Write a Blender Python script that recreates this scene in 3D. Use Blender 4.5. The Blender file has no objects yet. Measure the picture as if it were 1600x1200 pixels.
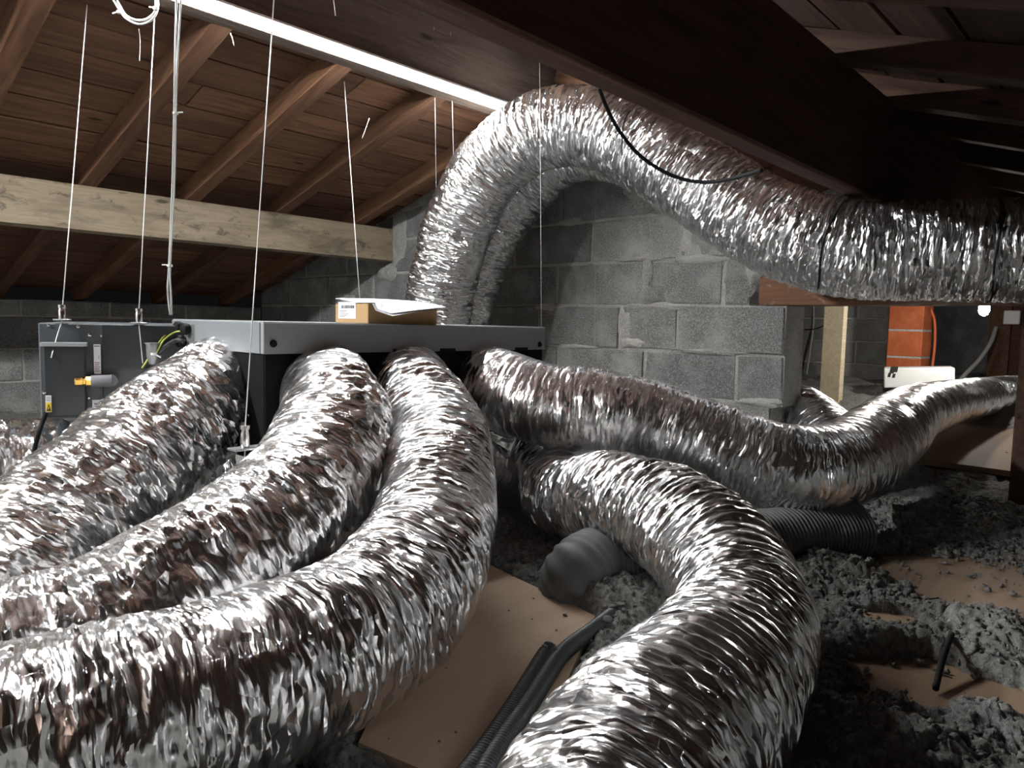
import bpy, math, random
import numpy as np
from mathutils import Vector, Matrix

# ------------------------------------------------------------------ camera
H = 0.62                       # eye height above the attic floor
F = 1130.0                     # focal length in pixels of a 1600x1200 frame
YAW, PITCH, ROLL = math.radians(42.35), math.radians(4.755), math.radians(1.3)
f0 = Vector((math.cos(YAW) * math.cos(PITCH), math.sin(YAW) * math.cos(PITCH), -math.sin(PITCH)))
r0 = Vector((math.sin(YAW), -math.cos(YAW), 0))
u0 = r0.cross(f0)
r1 = r0 * math.cos(ROLL) + u0 * math.sin(ROLL)
u1 = u0 * math.cos(ROLL) - r0 * math.sin(ROLL)
EYE = Vector((0, 0, H))
sc = bpy.context.scene
col = sc.collection
cam = bpy.data.cameras.new('camera')
camo = bpy.data.objects.new('camera', cam)
col.objects.link(camo)
cam.sensor_width = 36
cam.lens = F / 1600 * 36
cam.clip_start = 0.02
camo.matrix_world = Matrix((
    (r1.x, u1.x, -f0.x, EYE.x), (r1.y, u1.y, -f0.y, EYE.y),
    (r1.z, u1.z, -f0.z, EYE.z), (0, 0, 0, 1)))
sc.camera = camo

# ------------------------------------------------------------------ world, exposure
w = bpy.data.worlds.new('world')
sc.world = w
w.use_nodes = True
w.node_tree.nodes['Background'].inputs[0].default_value = (0.55, 0.55, 0.6, 1)
w.node_tree.nodes['Background'].inputs[1].default_value = 0.004
sc.view_settings.view_transform = 'Standard'
sc.view_settings.look = 'None'
sc.view_settings.gamma = 1
sc.view_settings.use_curve_mapping = False
sc.view_settings.exposure = 0.85
LED_STRENGTH = 140.0
BATTEN_STRENGTH = 190.0
BULB_STRENGTH = 270.0

random.seed(4)
rng = np.random.default_rng(7)


def ray(px, py):
    return f0 + r1 * ((px - 800) / F) + u1 * ((600 - py) / F)


def W(px, py, t):                       # point seen at a pixel at depth t
    return EYE + ray(px, py) * t


def onX(px, py, X):
    d = ray(px, py); return EYE + d * (X / d.x)


def onY(px, py, Y):
    d = ray(px, py); return EYE + d * (Y / d.y)


def onZ(px, py, Z):
    d = ray(px, py); return EYE + d * ((Z - H) / d.z)


# ------------------------------------------------------------------ noise (numpy)
_p = rng.permutation(256)
PERM = np.concatenate([_p, _p, _p])
G = rng.normal(size=(256, 3)); G /= np.linalg.norm(G, axis=1)[:, None]


def perlin(x, y, z):
    x, y, z = np.broadcast_arrays(x, y, z)
    xi, yi, zi = np.floor(x).astype(int), np.floor(y).astype(int), np.floor(z).astype(int)
    xf, yf, zf = x - xi, y - yi, z - zi
    s = lambda t: t * t * t * (t * (t * 6 - 15) + 10)
    u, v, q = s(xf), s(yf), s(zf)
    xi &= 255; yi &= 255; zi &= 255
    out = 0
    for i in (0, 1):
        wx = u if i else 1 - u
        a = PERM[xi + i]
        for j in (0, 1):
            wy = v if j else 1 - v
            b = PERM[a + yi + j]
            for k in (0, 1):
                wz = q if k else 1 - q
                g = G[PERM[b + zi + k]]
                out = out + wx * wy * wz * (g[..., 0] * (xf - i) + g[..., 1] * (yf - j) + g[..., 2] * (zf - k))
    return out * 1.6


def smooth(a, b, x):
    t = np.clip((x - a) / (b - a), 0, 1)
    return t * t * (3 - 2 * t)


# ------------------------------------------------------------------ materials
def newmat(name):
    m = bpy.data.materials.new(name); m.use_nodes = True
    nt = m.node_tree
    return m, nt, nt.nodes['Principled BSDF']


def N(nt, kind, **kw):
    n = nt.nodes.new(kind)
    for k, v in kw.items():
        if k in n.inputs: n.inputs[k].default_value = v
        else: setattr(n, k, v)
    return n


def ramp(nt, fac, stops):
    n = nt.nodes.new('ShaderNodeValToRGB')
    e = n.color_ramp.elements
    while len(e) < len(stops): e.new(0.5)
    for el, (p, c) in zip(e, stops):
        el.position = p; el.color = (*c, 1) if len(c) == 3 else c
    nt.links.new(fac, n.inputs[0])
    return n.outputs[0]


def mixc(nt, fac, a, b, mode='MIX'):
    n = nt.nodes.new('ShaderNodeMix'); n.data_type = 'RGBA'; n.blend_type = mode
    for sock, v in ((n.inputs[0], fac), (n.inputs[6], a), (n.inputs[7], b)):
        if hasattr(v, 'is_linked') or isinstance(v, bpy.types.NodeSocket): nt.links.new(v, sock)
        elif isinstance(v, (int, float)): sock.default_value = v
        else: sock.default_value = (*v, 1)
    return n.outputs[2]


def bump(nt, bsdf, height, strength=0.5, dist=0.003, normal=None):
    b = nt.nodes.new('ShaderNodeBump')
    b.inputs['Strength'].default_value = strength
    b.inputs['Distance'].default_value = dist
    nt.links.new(height, b.inputs['Height'])
    if normal is not None: nt.links.new(normal, b.inputs['Normal'])
    nt.links.new(b.outputs[0], bsdf.inputs['Normal'])
    return b.outputs[0]


def objcoord(nt, scale, rand=True):
    tc = N(nt, 'ShaderNodeTexCoord')
    mp = N(nt, 'ShaderNodeMapping'); mp.inputs['Scale'].default_value = scale
    nt.links.new(tc.outputs['Object'], mp.inputs[0])
    if rand:
        oi = N(nt, 'ShaderNodeObjectInfo')
        mu = N(nt, 'ShaderNodeMath', operation='MULTIPLY'); mu.inputs[1].default_value = 60
        nt.links.new(oi.outputs['Random'], mu.inputs[0])
        cb = N(nt, 'ShaderNodeCombineXYZ')
        for i in range(3): nt.links.new(mu.outputs[0], cb.inputs[i])
        nt.links.new(cb.outputs[0], mp.inputs['Location'])
        return mp.outputs[0], oi.outputs['Random']
    return mp.outputs[0], None


def noise(nt, vec, scale, detail=4, rough=0.55, dist=0.0):
    n = N(nt, 'ShaderNodeTexNoise')
    n.inputs['Scale'].default_value = scale; n.inputs['Detail'].default_value = detail
    n.inputs['Roughness'].default_value = rough; n.inputs['Distortion'].default_value = dist
    nt.links.new(vec, n.inputs['Vector'])
    return n.outputs['Fac']


def wood(name, dark, mid, light, rough=0.75, stain=None, knots=True, grain=0.5):
    m, nt, b = newmat(name)
    v, rnd = objcoord(nt, (1.2, 14, 14))
    g = noise(nt, v, 2.2, 6, 0.6, 1.2)
    c = ramp(nt, g, [(0.28, dark), (0.5, mid), (0.72, light)])
    tint = ramp(nt, rnd, [(0, (0.62, 0.58, 0.56)), (0.5, (0.9, 0.88, 0.86)), (1, (1.15, 1.12, 1.05))])
    c = mixc(nt, 1.0, c, tint, 'MULTIPLY')
    v2, _ = objcoord(nt, (2.2, 7, 7))
    if knots:
        vo = N(nt, 'ShaderNodeTexVoronoi'); vo.inputs['Scale'].default_value = 1.1
        nt.links.new(v2, vo.inputs['Vector'])
        k = ramp(nt, vo.outputs['Distance'], [(0.05, (1, 1, 1)), (0.1, (0, 0, 0))])
        c = mixc(nt, k, c, tuple(x * 0.35 for x in dark))
    if stain:
        s = noise(nt, v2, 1.3, 5, 0.65, 0.5)
        sf = ramp(nt, s, [(0.52, (0, 0, 0)), (0.68, (0.75, 0.75, 0.75))])
        c = mixc(nt, sf, c, stain)
        v3, _ = objcoord(nt, (5, 9, 9))
        s2 = noise(nt, v3, 2.4, 6, 0.72, 0.8)
        c = mixc(nt, ramp(nt, s2, [(0.56, (0, 0, 0)), (0.66, (0.8, 0.8, 0.8))]), c, tuple(x * 0.8 for x in stain))
    nt.links.new(c, b.inputs['Base Color'])
    b.inputs['Roughness'].default_value = rough
    b.inputs['Specular IOR Level'].default_value = 0.3
    bump(nt, b, g, grain, 0.004)
    return m


def plain(name, colr, rough=0.5, metal=0.0, spec=0.5, var=0.0):
    m, nt, b = newmat(name)
    b.inputs['Base Color'].default_value = (*colr, 1)
    b.inputs['Roughness'].default_value = rough
    b.inputs['Metallic'].default_value = metal
    b.inputs['Specular IOR Level'].default_value = spec
    if var:
        v, _ = objcoord(nt, (1, 1, 1))
        n = noise(nt, v, 30, 5)
        c = mixc(nt, n, tuple(max(0, x * (1 - var)) for x in colr), tuple(min(1, x * (1 + var)) for x in colr))
        nt.links.new(c, b.inputs['Base Color'])
        r = N(nt, 'ShaderNodeMapRange'); r.inputs['To Min'].default_value = rough * 0.8; r.inputs['To Max'].default_value = min(1, rough * 1.2)
        nt.links.new(n, r.inputs[0]); nt.links.new(r.outputs[0], b.inputs['Roughness'])
    return m


def concrete(name, dark, light, grain=1.0):
    m, nt, b = newmat(name)
    v, rnd = objcoord(nt, (1, 1, 1))
    g = noise(nt, v, 170, 3, 0.7)
    l = noise(nt, v, 7, 5, 0.6)
    c = ramp(nt, g, [(0.3, tuple(x * 0.55 for x in dark)), (0.5, dark), (0.7, light)])
    pale = ramp(nt, l, [(0.45, (0, 0, 0)), (0.75, (0.6, 0.6, 0.6))])
    c = mixc(nt, pale, c, tuple(min(1, x * 1.2) for x in light))
    t = ramp(nt, rnd, [(0, (0.78, 0.78, 0.78)), (1, (1.12, 1.1, 1.06))])
    c = mixc(nt, 1.0, c, t, 'MULTIPLY')
    nt.links.new(c, b.inputs['Base Color'])
    b.inputs['Roughness'].default_value = 0.95
    b.inputs['Specular IOR Level'].default_value = 0.15
    hh = N(nt, 'ShaderNodeMath', operation='ADD'); nt.links.new(g, hh.inputs[0])
    l2 = N(nt, 'ShaderNodeMath', operation='MULTIPLY'); l2.inputs[1].default_value = 2.0; nt.links.new(l, l2.inputs[0])
    nt.links.new(l2.outputs[0], hh.inputs[1])
    bump(nt, b, hh.outputs[0], 0.9 * grain, 0.006)
    return m


def foil_mat(name, rough=0.15, streak=1.0, crumple=1.0, tone=0.93):
    """crinkled foil: flat facets with their own random tilt, long across the duct, plus rounder crumple facets"""
    m, nt, b = newmat(name)
    uv = N(nt, 'ShaderNodeUVMap'); uv.uv_map = 'UVMap'
    wn = N(nt, 'ShaderNodeTexNoise'); wn.inputs['Scale'].default_value = 14; wn.inputs['Detail'].default_value = 2
    nt.links.new(uv.outputs[0], wn.inputs['Vector'])
    sub = N(nt, 'ShaderNodeVectorMath', operation='SUBTRACT'); sub.inputs[1].default_value = (0.5, 0.5, 0.5)
    nt.links.new(wn.outputs['Color'], sub.inputs[0])
    scl = N(nt, 'ShaderNodeVectorMath', operation='SCALE'); scl.inputs['Scale'].default_value = 0.028
    nt.links.new(sub.outputs[0], scl.inputs[0])
    wv = N(nt, 'ShaderNodeVectorMath', operation='ADD')
    nt.links.new(uv.outputs[0], wv.inputs[0]); nt.links.new(scl.outputs[0], wv.inputs[1])

    def facets(su, sv, au, av, rot):
        mp = N(nt, 'ShaderNodeMapping'); mp.inputs['Scale'].default_value = (su, sv, 1); mp.inputs['Rotation'].default_value = (0, 0, rot)
        nt.links.new(wv.outputs[0], mp.inputs[0])
        vo = N(nt, 'ShaderNodeTexVoronoi', feature='F1', voronoi_dimensions='2D'); vo.inputs['Scale'].default_value = 1
        nt.links.new(mp.outputs[0], vo.inputs['Vector'])
        rel = N(nt, 'ShaderNodeVectorMath', operation='SUBTRACT')
        nt.links.new(mp.outputs[0], rel.inputs[0]); nt.links.new(vo.outputs['Position'], rel.inputs[1])
        c0 = N(nt, 'ShaderNodeVectorMath', operation='SUBTRACT'); c0.inputs[1].default_value = (0.5, 0.5, 0.5)
        nt.links.new(vo.outputs['Color'], c0.inputs[0])
        c1 = N(nt, 'ShaderNodeVectorMath', operation='MULTIPLY'); c1.inputs[1].default_value = (2 * au / su, 2 * av / sv, 0)
        nt.links.new(c0.outputs[0], c1.inputs[0])
        dt = N(nt, 'ShaderNodeVectorMath', operation='DOT_PRODUCT')
        nt.links.new(rel.outputs[0], dt.inputs[0]); nt.links.new(c1.outputs[0], dt.inputs[1])
        return dt.outputs['Value']
    hs = [facets(130, 14, 0.42 * streak, 0.36 * streak, 0.05), facets(270, 34, 0.36 * streak, 0.4 * streak, -0.08),
          facets(42, 30, 0.26 * crumple, 0.26 * crumple, 0.4)]
    acc = hs[0]
    for h_ in hs[1:]:
        ad = N(nt, 'ShaderNodeMath', operation='ADD'); nt.links.new(acc, ad.inputs[0]); nt.links.new(h_, ad.inputs[1]); acc = ad.outputs[0]
    mp3 = N(nt, 'ShaderNodeMapping'); mp3.inputs['Scale'].default_value = (5.5, 5.5, 1)
    nt.links.new(uv.outputs[0], mp3.inputs[0])
    mask = ramp(nt, noise(nt, mp3.outputs[0], 1.0, 3), [(0.36, (0.25, 0.25, 0.25)), (0.52, (1, 1, 1))])
    mu = N(nt, 'ShaderNodeMath', operation='MULTIPLY')
    nt.links.new(acc, mu.inputs[0]); nt.links.new(mask, mu.inputs[1])
    bump(nt, b, mu.outputs[0], 1.0, 1.0)
    b.inputs['Base Color'].default_value = (tone, tone, tone * 1.01, 1)
    b.inputs['Metallic'].default_value = 1
    b.inputs['Roughness'].default_value = rough
    return m


M = {}
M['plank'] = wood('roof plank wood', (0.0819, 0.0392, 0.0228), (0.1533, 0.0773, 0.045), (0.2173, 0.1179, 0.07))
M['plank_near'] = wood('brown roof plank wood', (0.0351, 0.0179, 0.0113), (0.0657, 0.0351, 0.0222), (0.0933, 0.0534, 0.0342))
M['rafter'] = wood('rafter wood', (0.0783, 0.0377, 0.0208), (0.1408, 0.0704, 0.0394), (0.1975, 0.1074, 0.0623))
M['ridge'] = wood('ridge wood', (0.0776, 0.0581, 0.0465), (0.1319, 0.1009, 0.0815), (0.1786, 0.1397, 0.1165))
M['pale_beam'] = wood('pale weathered wood', (0.165, 0.13, 0.09), (0.22, 0.18, 0.13), (0.26, 0.22, 0.165), stain=(0.085, 0.07, 0.052))
M['dark_beam'] = wood('dark stained wood', (0.0345, 0.0165, 0.0107), (0.065, 0.0297, 0.0182), (0.0993, 0.0453, 0.0273))
M['lintel'] = wood('orange brown wood', (0.1376, 0.0647, 0.0363), (0.2583, 0.1287, 0.072), (0.3453, 0.1833, 0.1104), stain=(0.4, 0.35, 0.28))
M['stud'] = wood('new pine', (0.5, 0.42, 0.28), (0.62, 0.54, 0.38), (0.7, 0.62, 0.47))
M['board'] = wood('plywood', (0.26, 0.18, 0.12), (0.285, 0.197, 0.135), (0.31, 0.218, 0.15), knots=False, grain=0.08)
M['board_pale'] = wood('pale plywood', (0.56, 0.42, 0.31), (0.6, 0.455, 0.34), (0.63, 0.485, 0.365), knots=False, grain=0.05)
M['plank_dark_shaded'] = wood('darkened roof plank wood', (0.0328, 0.0168, 0.0102), (0.0584, 0.0298, 0.018), (0.0873, 0.0469, 0.0285))  # darkened copy of the roof planks; shade past the purlin put into the wood
M['cover'] = plain('dark roof underlay', (0.05, 0.03, 0.022), 0.95)
M['block'] = concrete('concrete block', (0.2, 0.203, 0.203), (0.4, 0.402, 0.4))
M['block_pale'] = concrete('smeared concrete block', (0.28, 0.28, 0.272), (0.45, 0.447, 0.435))
M['smear'] = concrete('thin mortar smear', (0.27, 0.268, 0.258), (0.46, 0.455, 0.44), 1.3)
M['mortar'] = concrete('mortar', (0.46, 0.45, 0.43), (0.66, 0.65, 0.62), 1.4)
M['foil'] = foil_mat('wrinkled aluminium foil', 0.23)
M['foil_crumpled'] = foil_mat('crumpled aluminium foil', 0.23, 0.7, 1.8)
M['foil_smooth'] = foil_mat('stretched aluminium foil', 0.23, 0.45, 0.5)
M['grey_sheet'] = plain('grey painted sheet metal', (0.29, 0.305, 0.32), 0.45, 0.0, 0.5, 0.06)
M['grey_light'] = plain('light grey painted sheet metal', (0.22, 0.235, 0.25), 0.4, 0.0, 0.5, 0.05)
M['grey_ah'] = plain('slate grey painted casing', (0.068, 0.078, 0.088), 0.45, 0.0, 0.5, 0.08)
M['grey_dark'] = plain('dark grey painted cover', (0.024, 0.028, 0.032), 0.4, 0.0, 0.5, 0.08)
M['galv'] = plain('galvanised steel', (0.35, 0.36, 0.36), 0.45, 0.85, 0.5, 0.15)
M['black_foam'] = plain('black foam lined panel', (0.006, 0.0065, 0.007), 0.8, 0, 0.15, 0.1)
M['black_plastic'] = plain('black plastic', (0.008, 0.008, 0.009), 0.7, 0, 0.2)
M['conduit'] = plain('dark grey corrugated plastic', (0.03, 0.034, 0.037), 0.45)
M['chrome'] = plain('chromed steel', (0.8, 0.8, 0.8), 0.18, 1.0)
M['wire'] = plain('steel wire rope', (0.75, 0.75, 0.74), 0.45, 0.6)
M['white_plastic'] = plain('white plastic', (0.75, 0.75, 0.73), 0.5)
M['grey_cable'] = plain('grey cable sheath', (0.42, 0.42, 0.41), 0.5)
M['yellow_green'] = plain('yellow green insulation', (0.55, 0.6, 0.12), 0.45)
M['brass'] = plain('brass', (0.75, 0.46, 0.12), 0.28, 1.0)
M['pipe_grey'] = plain('grey pipe insulation', (0.16, 0.165, 0.18), 0.6)
M['card'] = plain('brown cardboard', (0.5, 0.33, 0.17), 0.85, 0, 0.2, 0.06)
M['paper'] = plain('white paper', (0.82, 0.83, 0.86), 0.8, 0, 0.3)
M['print'] = plain('printed grey ink', (0.2, 0.2, 0.22), 0.8)
M['ink'] = plain('black ink', (0.02, 0.02, 0.02), 0.8)
M['yellow'] = plain('yellow print', (0.8, 0.55, 0.03), 0.7)
M['red'] = plain('red plastic', (0.5, 0.03, 0.02), 0.5)
M['terracotta'] = concrete('terracotta', (0.42, 0.11, 0.045), (0.6, 0.19, 0.085), 0.4)
M['orange'] = plain('orange conduit plastic', (0.6, 0.12, 0.03), 0.5)
M['foam'] = plain('white foam board', (0.8, 0.8, 0.78), 0.9)
M['cobweb'] = plain('dusty cobweb', (0.5, 0.46, 0.42), 1.0)


def ribbed_mat():
    m, nt, b = newmat('grey ribbed pvc duct')
    v, _ = objcoord(nt, (1, 1, 1))
    n = noise(nt, v, 40, 4)
    c = mixc(nt, n, (0.1, 0.104, 0.104), (0.16, 0.164, 0.16))
    nt.links.new(c, b.inputs['Base Color']); b.inputs['Roughness'].default_value = 0.65
    return m


M['pvc'] = ribbed_mat()


def wool_mat():
    m, nt, b = newmat('loose grey insulation')
    v, _ = objcoord(nt, (1, 1, 1), False)
    n = noise(nt, v, 90, 6, 0.7); l = noise(nt, v, 6, 4)
    c = ramp(nt, n, [(0.3, (0.13, 0.127, 0.122)), (0.52, (0.29, 0.286, 0.278)), (0.75, (0.46, 0.455, 0.44))])
    c = mixc(nt, ramp(nt, l, [(0.4, (0, 0, 0)), (0.7, (0.5, 0.5, 0.5))]), c, (0.3, 0.28, 0.25))
    nt.links.new(c, b.inputs['Base Color']); b.inputs['Roughness'].default_value = 1
    b.inputs['Specular IOR Level'].default_value = 0.05
    bump(nt, b, n, 1.0, 0.012)
    return m


M['wool'] = wool_mat()


def emit(name, colr, s):
    m = bpy.data.materials.new(name); m.use_nodes = True; nt = m.node_tree
    nt.nodes.remove(nt.nodes['Principled BSDF'])
    e = nt.nodes.new('ShaderNodeEmission'); e.inputs[0].default_value = (*colr, 1); e.inputs[1].default_value = s
    nt.links.new(e.outputs[0], nt.nodes['Material Output'].inputs[0])
    return m


M['led'] = emit('lit led diffuser', (0.98, 1.0, 1.0), LED_STRENGTH)
M['led_batten'] = emit('lit batten diffuser', (0.98, 1.0, 1.0), BATTEN_STRENGTH)
M['bulb'] = emit('lit bulb', (1.0, 0.96, 0.9), BULB_STRENGTH)


# ------------------------------------------------------------------ object helpers
def link(name, me, mat, parent=None, loc=(0, 0, 0)):
    o = bpy.data.objects.new(name, me); col.objects.link(o)
    o.location = loc
    if mat is not None and not me.materials: me.materials.append(M[mat])
    if parent is not None:
        o.parent = parent
        o.matrix_parent_inverse = parent.matrix_basis.inverted()
    return o


def tag(o, label=None, cat=None, group=None, kind=None):
    if label: o['label'] = label
    if cat: o['category'] = cat
    if group: o['group'] = group
    if kind: o['kind'] = kind
    return o


def empty(name, loc, label=None, cat=None, group=None, kind=None):
    o = bpy.data.objects.new(name, None); col.objects.link(o)
    o.location = loc; o.empty_display_size = 0.05
    return tag(o, label, cat, group, kind)


def mesh(name, verts, faces, sm=False):
    me = bpy.data.meshes.new(name)
    me.from_pydata([tuple(v) for v in verts], [], faces)
    me.update()
    if sm: me.polygons.foreach_set('use_smooth', [True] * len(me.polygons))
    return me


def fast_mesh(name, V, Q, uv=None, sm=True):
    me = bpy.data.meshes.new(name)
    nV, nQ = len(V), len(Q); k = Q.shape[1]
    me.vertices.add(nV); me.vertices.foreach_set('co', np.ascontiguousarray(V, dtype=np.float32).ravel())
    me.loops.add(nQ * k); me.loops.foreach_set('vertex_index', np.ascontiguousarray(Q, dtype=np.int32).ravel())
    me.polygons.add(nQ)
    me.polygons.foreach_set('loop_start', np.arange(0, nQ * k, k, dtype=np.int32))
    me.polygons.foreach_set('loop_total', np.full(nQ, k, dtype=np.int32))
    if uv is not None:
        l = me.uv_layers.new(name='UVMap')
        l.data.foreach_set('uv', np.ascontiguousarray(uv, dtype=np.float32).ravel())
    me.update(calc_edges=True)
    me.polygons.foreach_set('use_smooth', [sm] * nQ)
    return me


def bevel_box_data(x0, x1, y0, y1, z0, z1, b):
    """box with chamfered edges: 24 verts"""
    v = []; idx = {}
    xs, ys, zs = (x0, x1), (y0, y1), (z0, z1)
    for i in (0, 1):
        for j in (0, 1):
            for k in (0, 1):
                sx, sy, sz = (1 - 2 * i) * b, (1 - 2 * j) * b, (1 - 2 * k) * b
                idx[i, j, k, 0] = len(v); v.append((xs[i], ys[j] + sy, zs[k] + sz))
                idx[i, j, k, 1] = len(v); v.append((xs[i] + sx, ys[j], zs[k] + sz))
                idx[i, j, k, 2] = len(v); v.append((xs[i] + sx, ys[j] + sy, zs[k]))
    f = []
    for i in (0, 1): f.append([idx[i, 0, 0, 0], idx[i, 0, 1, 0], idx[i, 1, 1, 0], idx[i, 1, 0, 0]][::1 if i == 0 else -1])
    for j in (0, 1): f.append([idx[0, j, 0, 1], idx[1, j, 0, 1], idx[1, j, 1, 1], idx[0, j, 1, 1]][::1 if j == 0 else -1])
    for k in (0, 1): f.append([idx[0, 0, k, 2], idx[0, 1, k, 2], idx[1, 1, k, 2], idx[1, 0, k, 2]][::1 if k == 0 else -1])
    for a in (0, 1):
        for c in (0, 1):
            f.append([idx[0, a, c, 1], idx[1, a, c, 1], idx[1, a, c, 2], idx[0, a, c, 2]][::1 if a != c else -1])
            f.append([idx[a, 0, c, 0], idx[a, 1, c, 0], idx[a, 1, c, 2], idx[a, 0, c, 2]][::1 if a == c else -1])
            f.append([idx[a, c, 0, 0], idx[a, c, 1, 0], idx[a, c, 1, 1], idx[a, c, 0, 1]][::1 if a != c else -1])
            for k in (0, 1):
                f.append([idx[a, c, k, 0], idx[a, c, k, 1], idx[a, c, k, 2]][::1 if (a + c + k) % 2 == 0 else -1])
    return v, f


def box(name, lo, hi, mat, parent=None, b=0.003, rot=None, loc=None):
    """axis aligned chamfered box, object origin at its base centre"""
    c = [(lo[0] + hi[0]) / 2, (lo[1] + hi[1]) / 2, lo[2]]
    v, f = bevel_box_data(lo[0] - c[0], hi[0] - c[0], lo[1] - c[1], hi[1] - c[1], 0, hi[2] - c[2], b)
    return link(name, mesh(name, v, f), mat, parent, c)


def beam(name, p0, p1, wd, ht, mat, parent=None, b=0.004, up=(0, 0, 1), wob=0.0):
    """timber from p0 to p1 (centre of its underside), width wd, height ht along up"""
    p0, p1 = Vector(p0), Vector(p1)
    x = (p1 - p0).normalized(); y = Vector(up).cross(x).normalized(); z = x.cross(y)
    L = (p1 - p0).length
    v, f = bevel_box_data(0, L, -wd / 2, wd / 2, 0, ht, b)
    if wob: v = [(a, c + random.uniform(-wob, wob), d + random.uniform(-wob, wob)) for a, c, d in v]
    o = link(name, mesh(name, v, f), mat)
    o.matrix_world = Matrix(((x.x, y.x, z.x, p0.x), (x.y, y.y, z.y, p0.y), (x.z, y.z, z.z, p0.z), (0, 0, 0, 1)))
    if parent is not None:
        o.parent = parent; o.matrix_parent_inverse = parent.matrix_basis.inverted()
    return o


def catmull(pts, n):
    P = np.array([list(p) for p in pts], float)
    P = np.vstack([2 * P[0] - P[1], P, 2 * P[-1] - P[-2]])
    out = []
    for i in range(1, len(P) - 2):
        t = np.linspace(0, 1, n, endpoint=False)[:, None]
        a, b, c, d = P[i - 1], P[i], P[i + 1], P[i + 2]
        out.append(0.5 * ((2 * b) + (-a + c) * t + (2 * a - 5 * b + 4 * c - d) * t ** 2 + (-a + 3 * b - 3 * c + d) * t ** 3))
    out.append(P[-2][None])
    return np.vstack(out)


def resample(P, step):
    d = np.r_[0, np.cumsum(np.linalg.norm(np.diff(P, axis=0), axis=1))]
    n = max(2, int(round(d[-1] / step)) + 1)
    s = np.linspace(0, d[-1], n)
    return np.stack([np.interp(s, d, P[:, k]) for k in range(P.shape[1])], 1), s


def frames(P, ref=(0, 0, 1)):
    T = np.gradient(P, axis=0); T /= np.linalg.norm(T, axis=1)[:, None]
    n = np.array(ref, float); n -= n.dot(T[0]) * T[0]
    if np.linalg.norm(n) < 1e-3: n = np.array([1.0, 0.2, 0]); n -= n.dot(T[0]) * T[0]
    n /= np.linalg.norm(n)
    Nn = np.zeros_like(P)
    for i in range(len(P)):
        n = n - n.dot(T[i]) * T[i]; n /= np.linalg.norm(n); Nn[i] = n
    return T, Nn, np.cross(T, Nn)


def tube_grid(P, Nn, B, rad, nv):
    """rad: (nu,nv)"""
    a = np.linspace(0, 2 * np.pi, nv, endpoint=False) + np.pi   # seam opposite the reference side
    ca, sa = np.cos(a)[None, :, None], np.sin(a)[None, :, None]
    return P[:, None, :] + rad[:, :, None] * (Nn[:, None, :] * ca + B[:, None, :] * sa), a


def grid_quads(nu, nv, wrap=True):
    i = np.arange(nu - 1)[:, None]; j = np.arange(nv if wrap else nv - 1)[None, :]
    j2 = (j + 1) % nv
    q = np.stack(np.broadcast_arrays(i * nv + j, i * nv + j2, (i + 1) * nv + j2, (i + 1) * nv + j), -1)
    return q.reshape(-1, 4)


def cable(name, pts, rad, mat, parent=None, nv=8, step=0.01, rib=0.0, pitch=0.006):
    P = catmull(pts, 24) if len(pts) > 2 else np.array([list(p) for p in pts], float)
    if len(pts) == 2: step = max(step, np.linalg.norm(P[1] - P[0]) / 3)
    P, s = resample(P, step)
    T, Nn, B = frames(P)
    r = np.full((len(P), nv), rad)
    if rib: r = r + rib * np.sign(np.sin(2 * np.pi * s / pitch))[:, None]
    V, a = tube_grid(P, Nn, B, r, nv)
    o0 = P[0]
    V = V.reshape(-1, 3)
    Q = grid_quads(len(P), nv)
    V = np.vstack([V, P[0], P[-1]]) - o0
    nn = len(P) * nv
    faces = [tuple(q) for q in Q] + [(nn, (k + 1) % nv, k) for k in range(nv)] + [(nn + 1, nn - nv + k, nn - nv + (k + 1) % nv) for k in range(nv)]
    return link(name, mesh(name, V, faces, True), mat, parent, tuple(o0))


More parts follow.
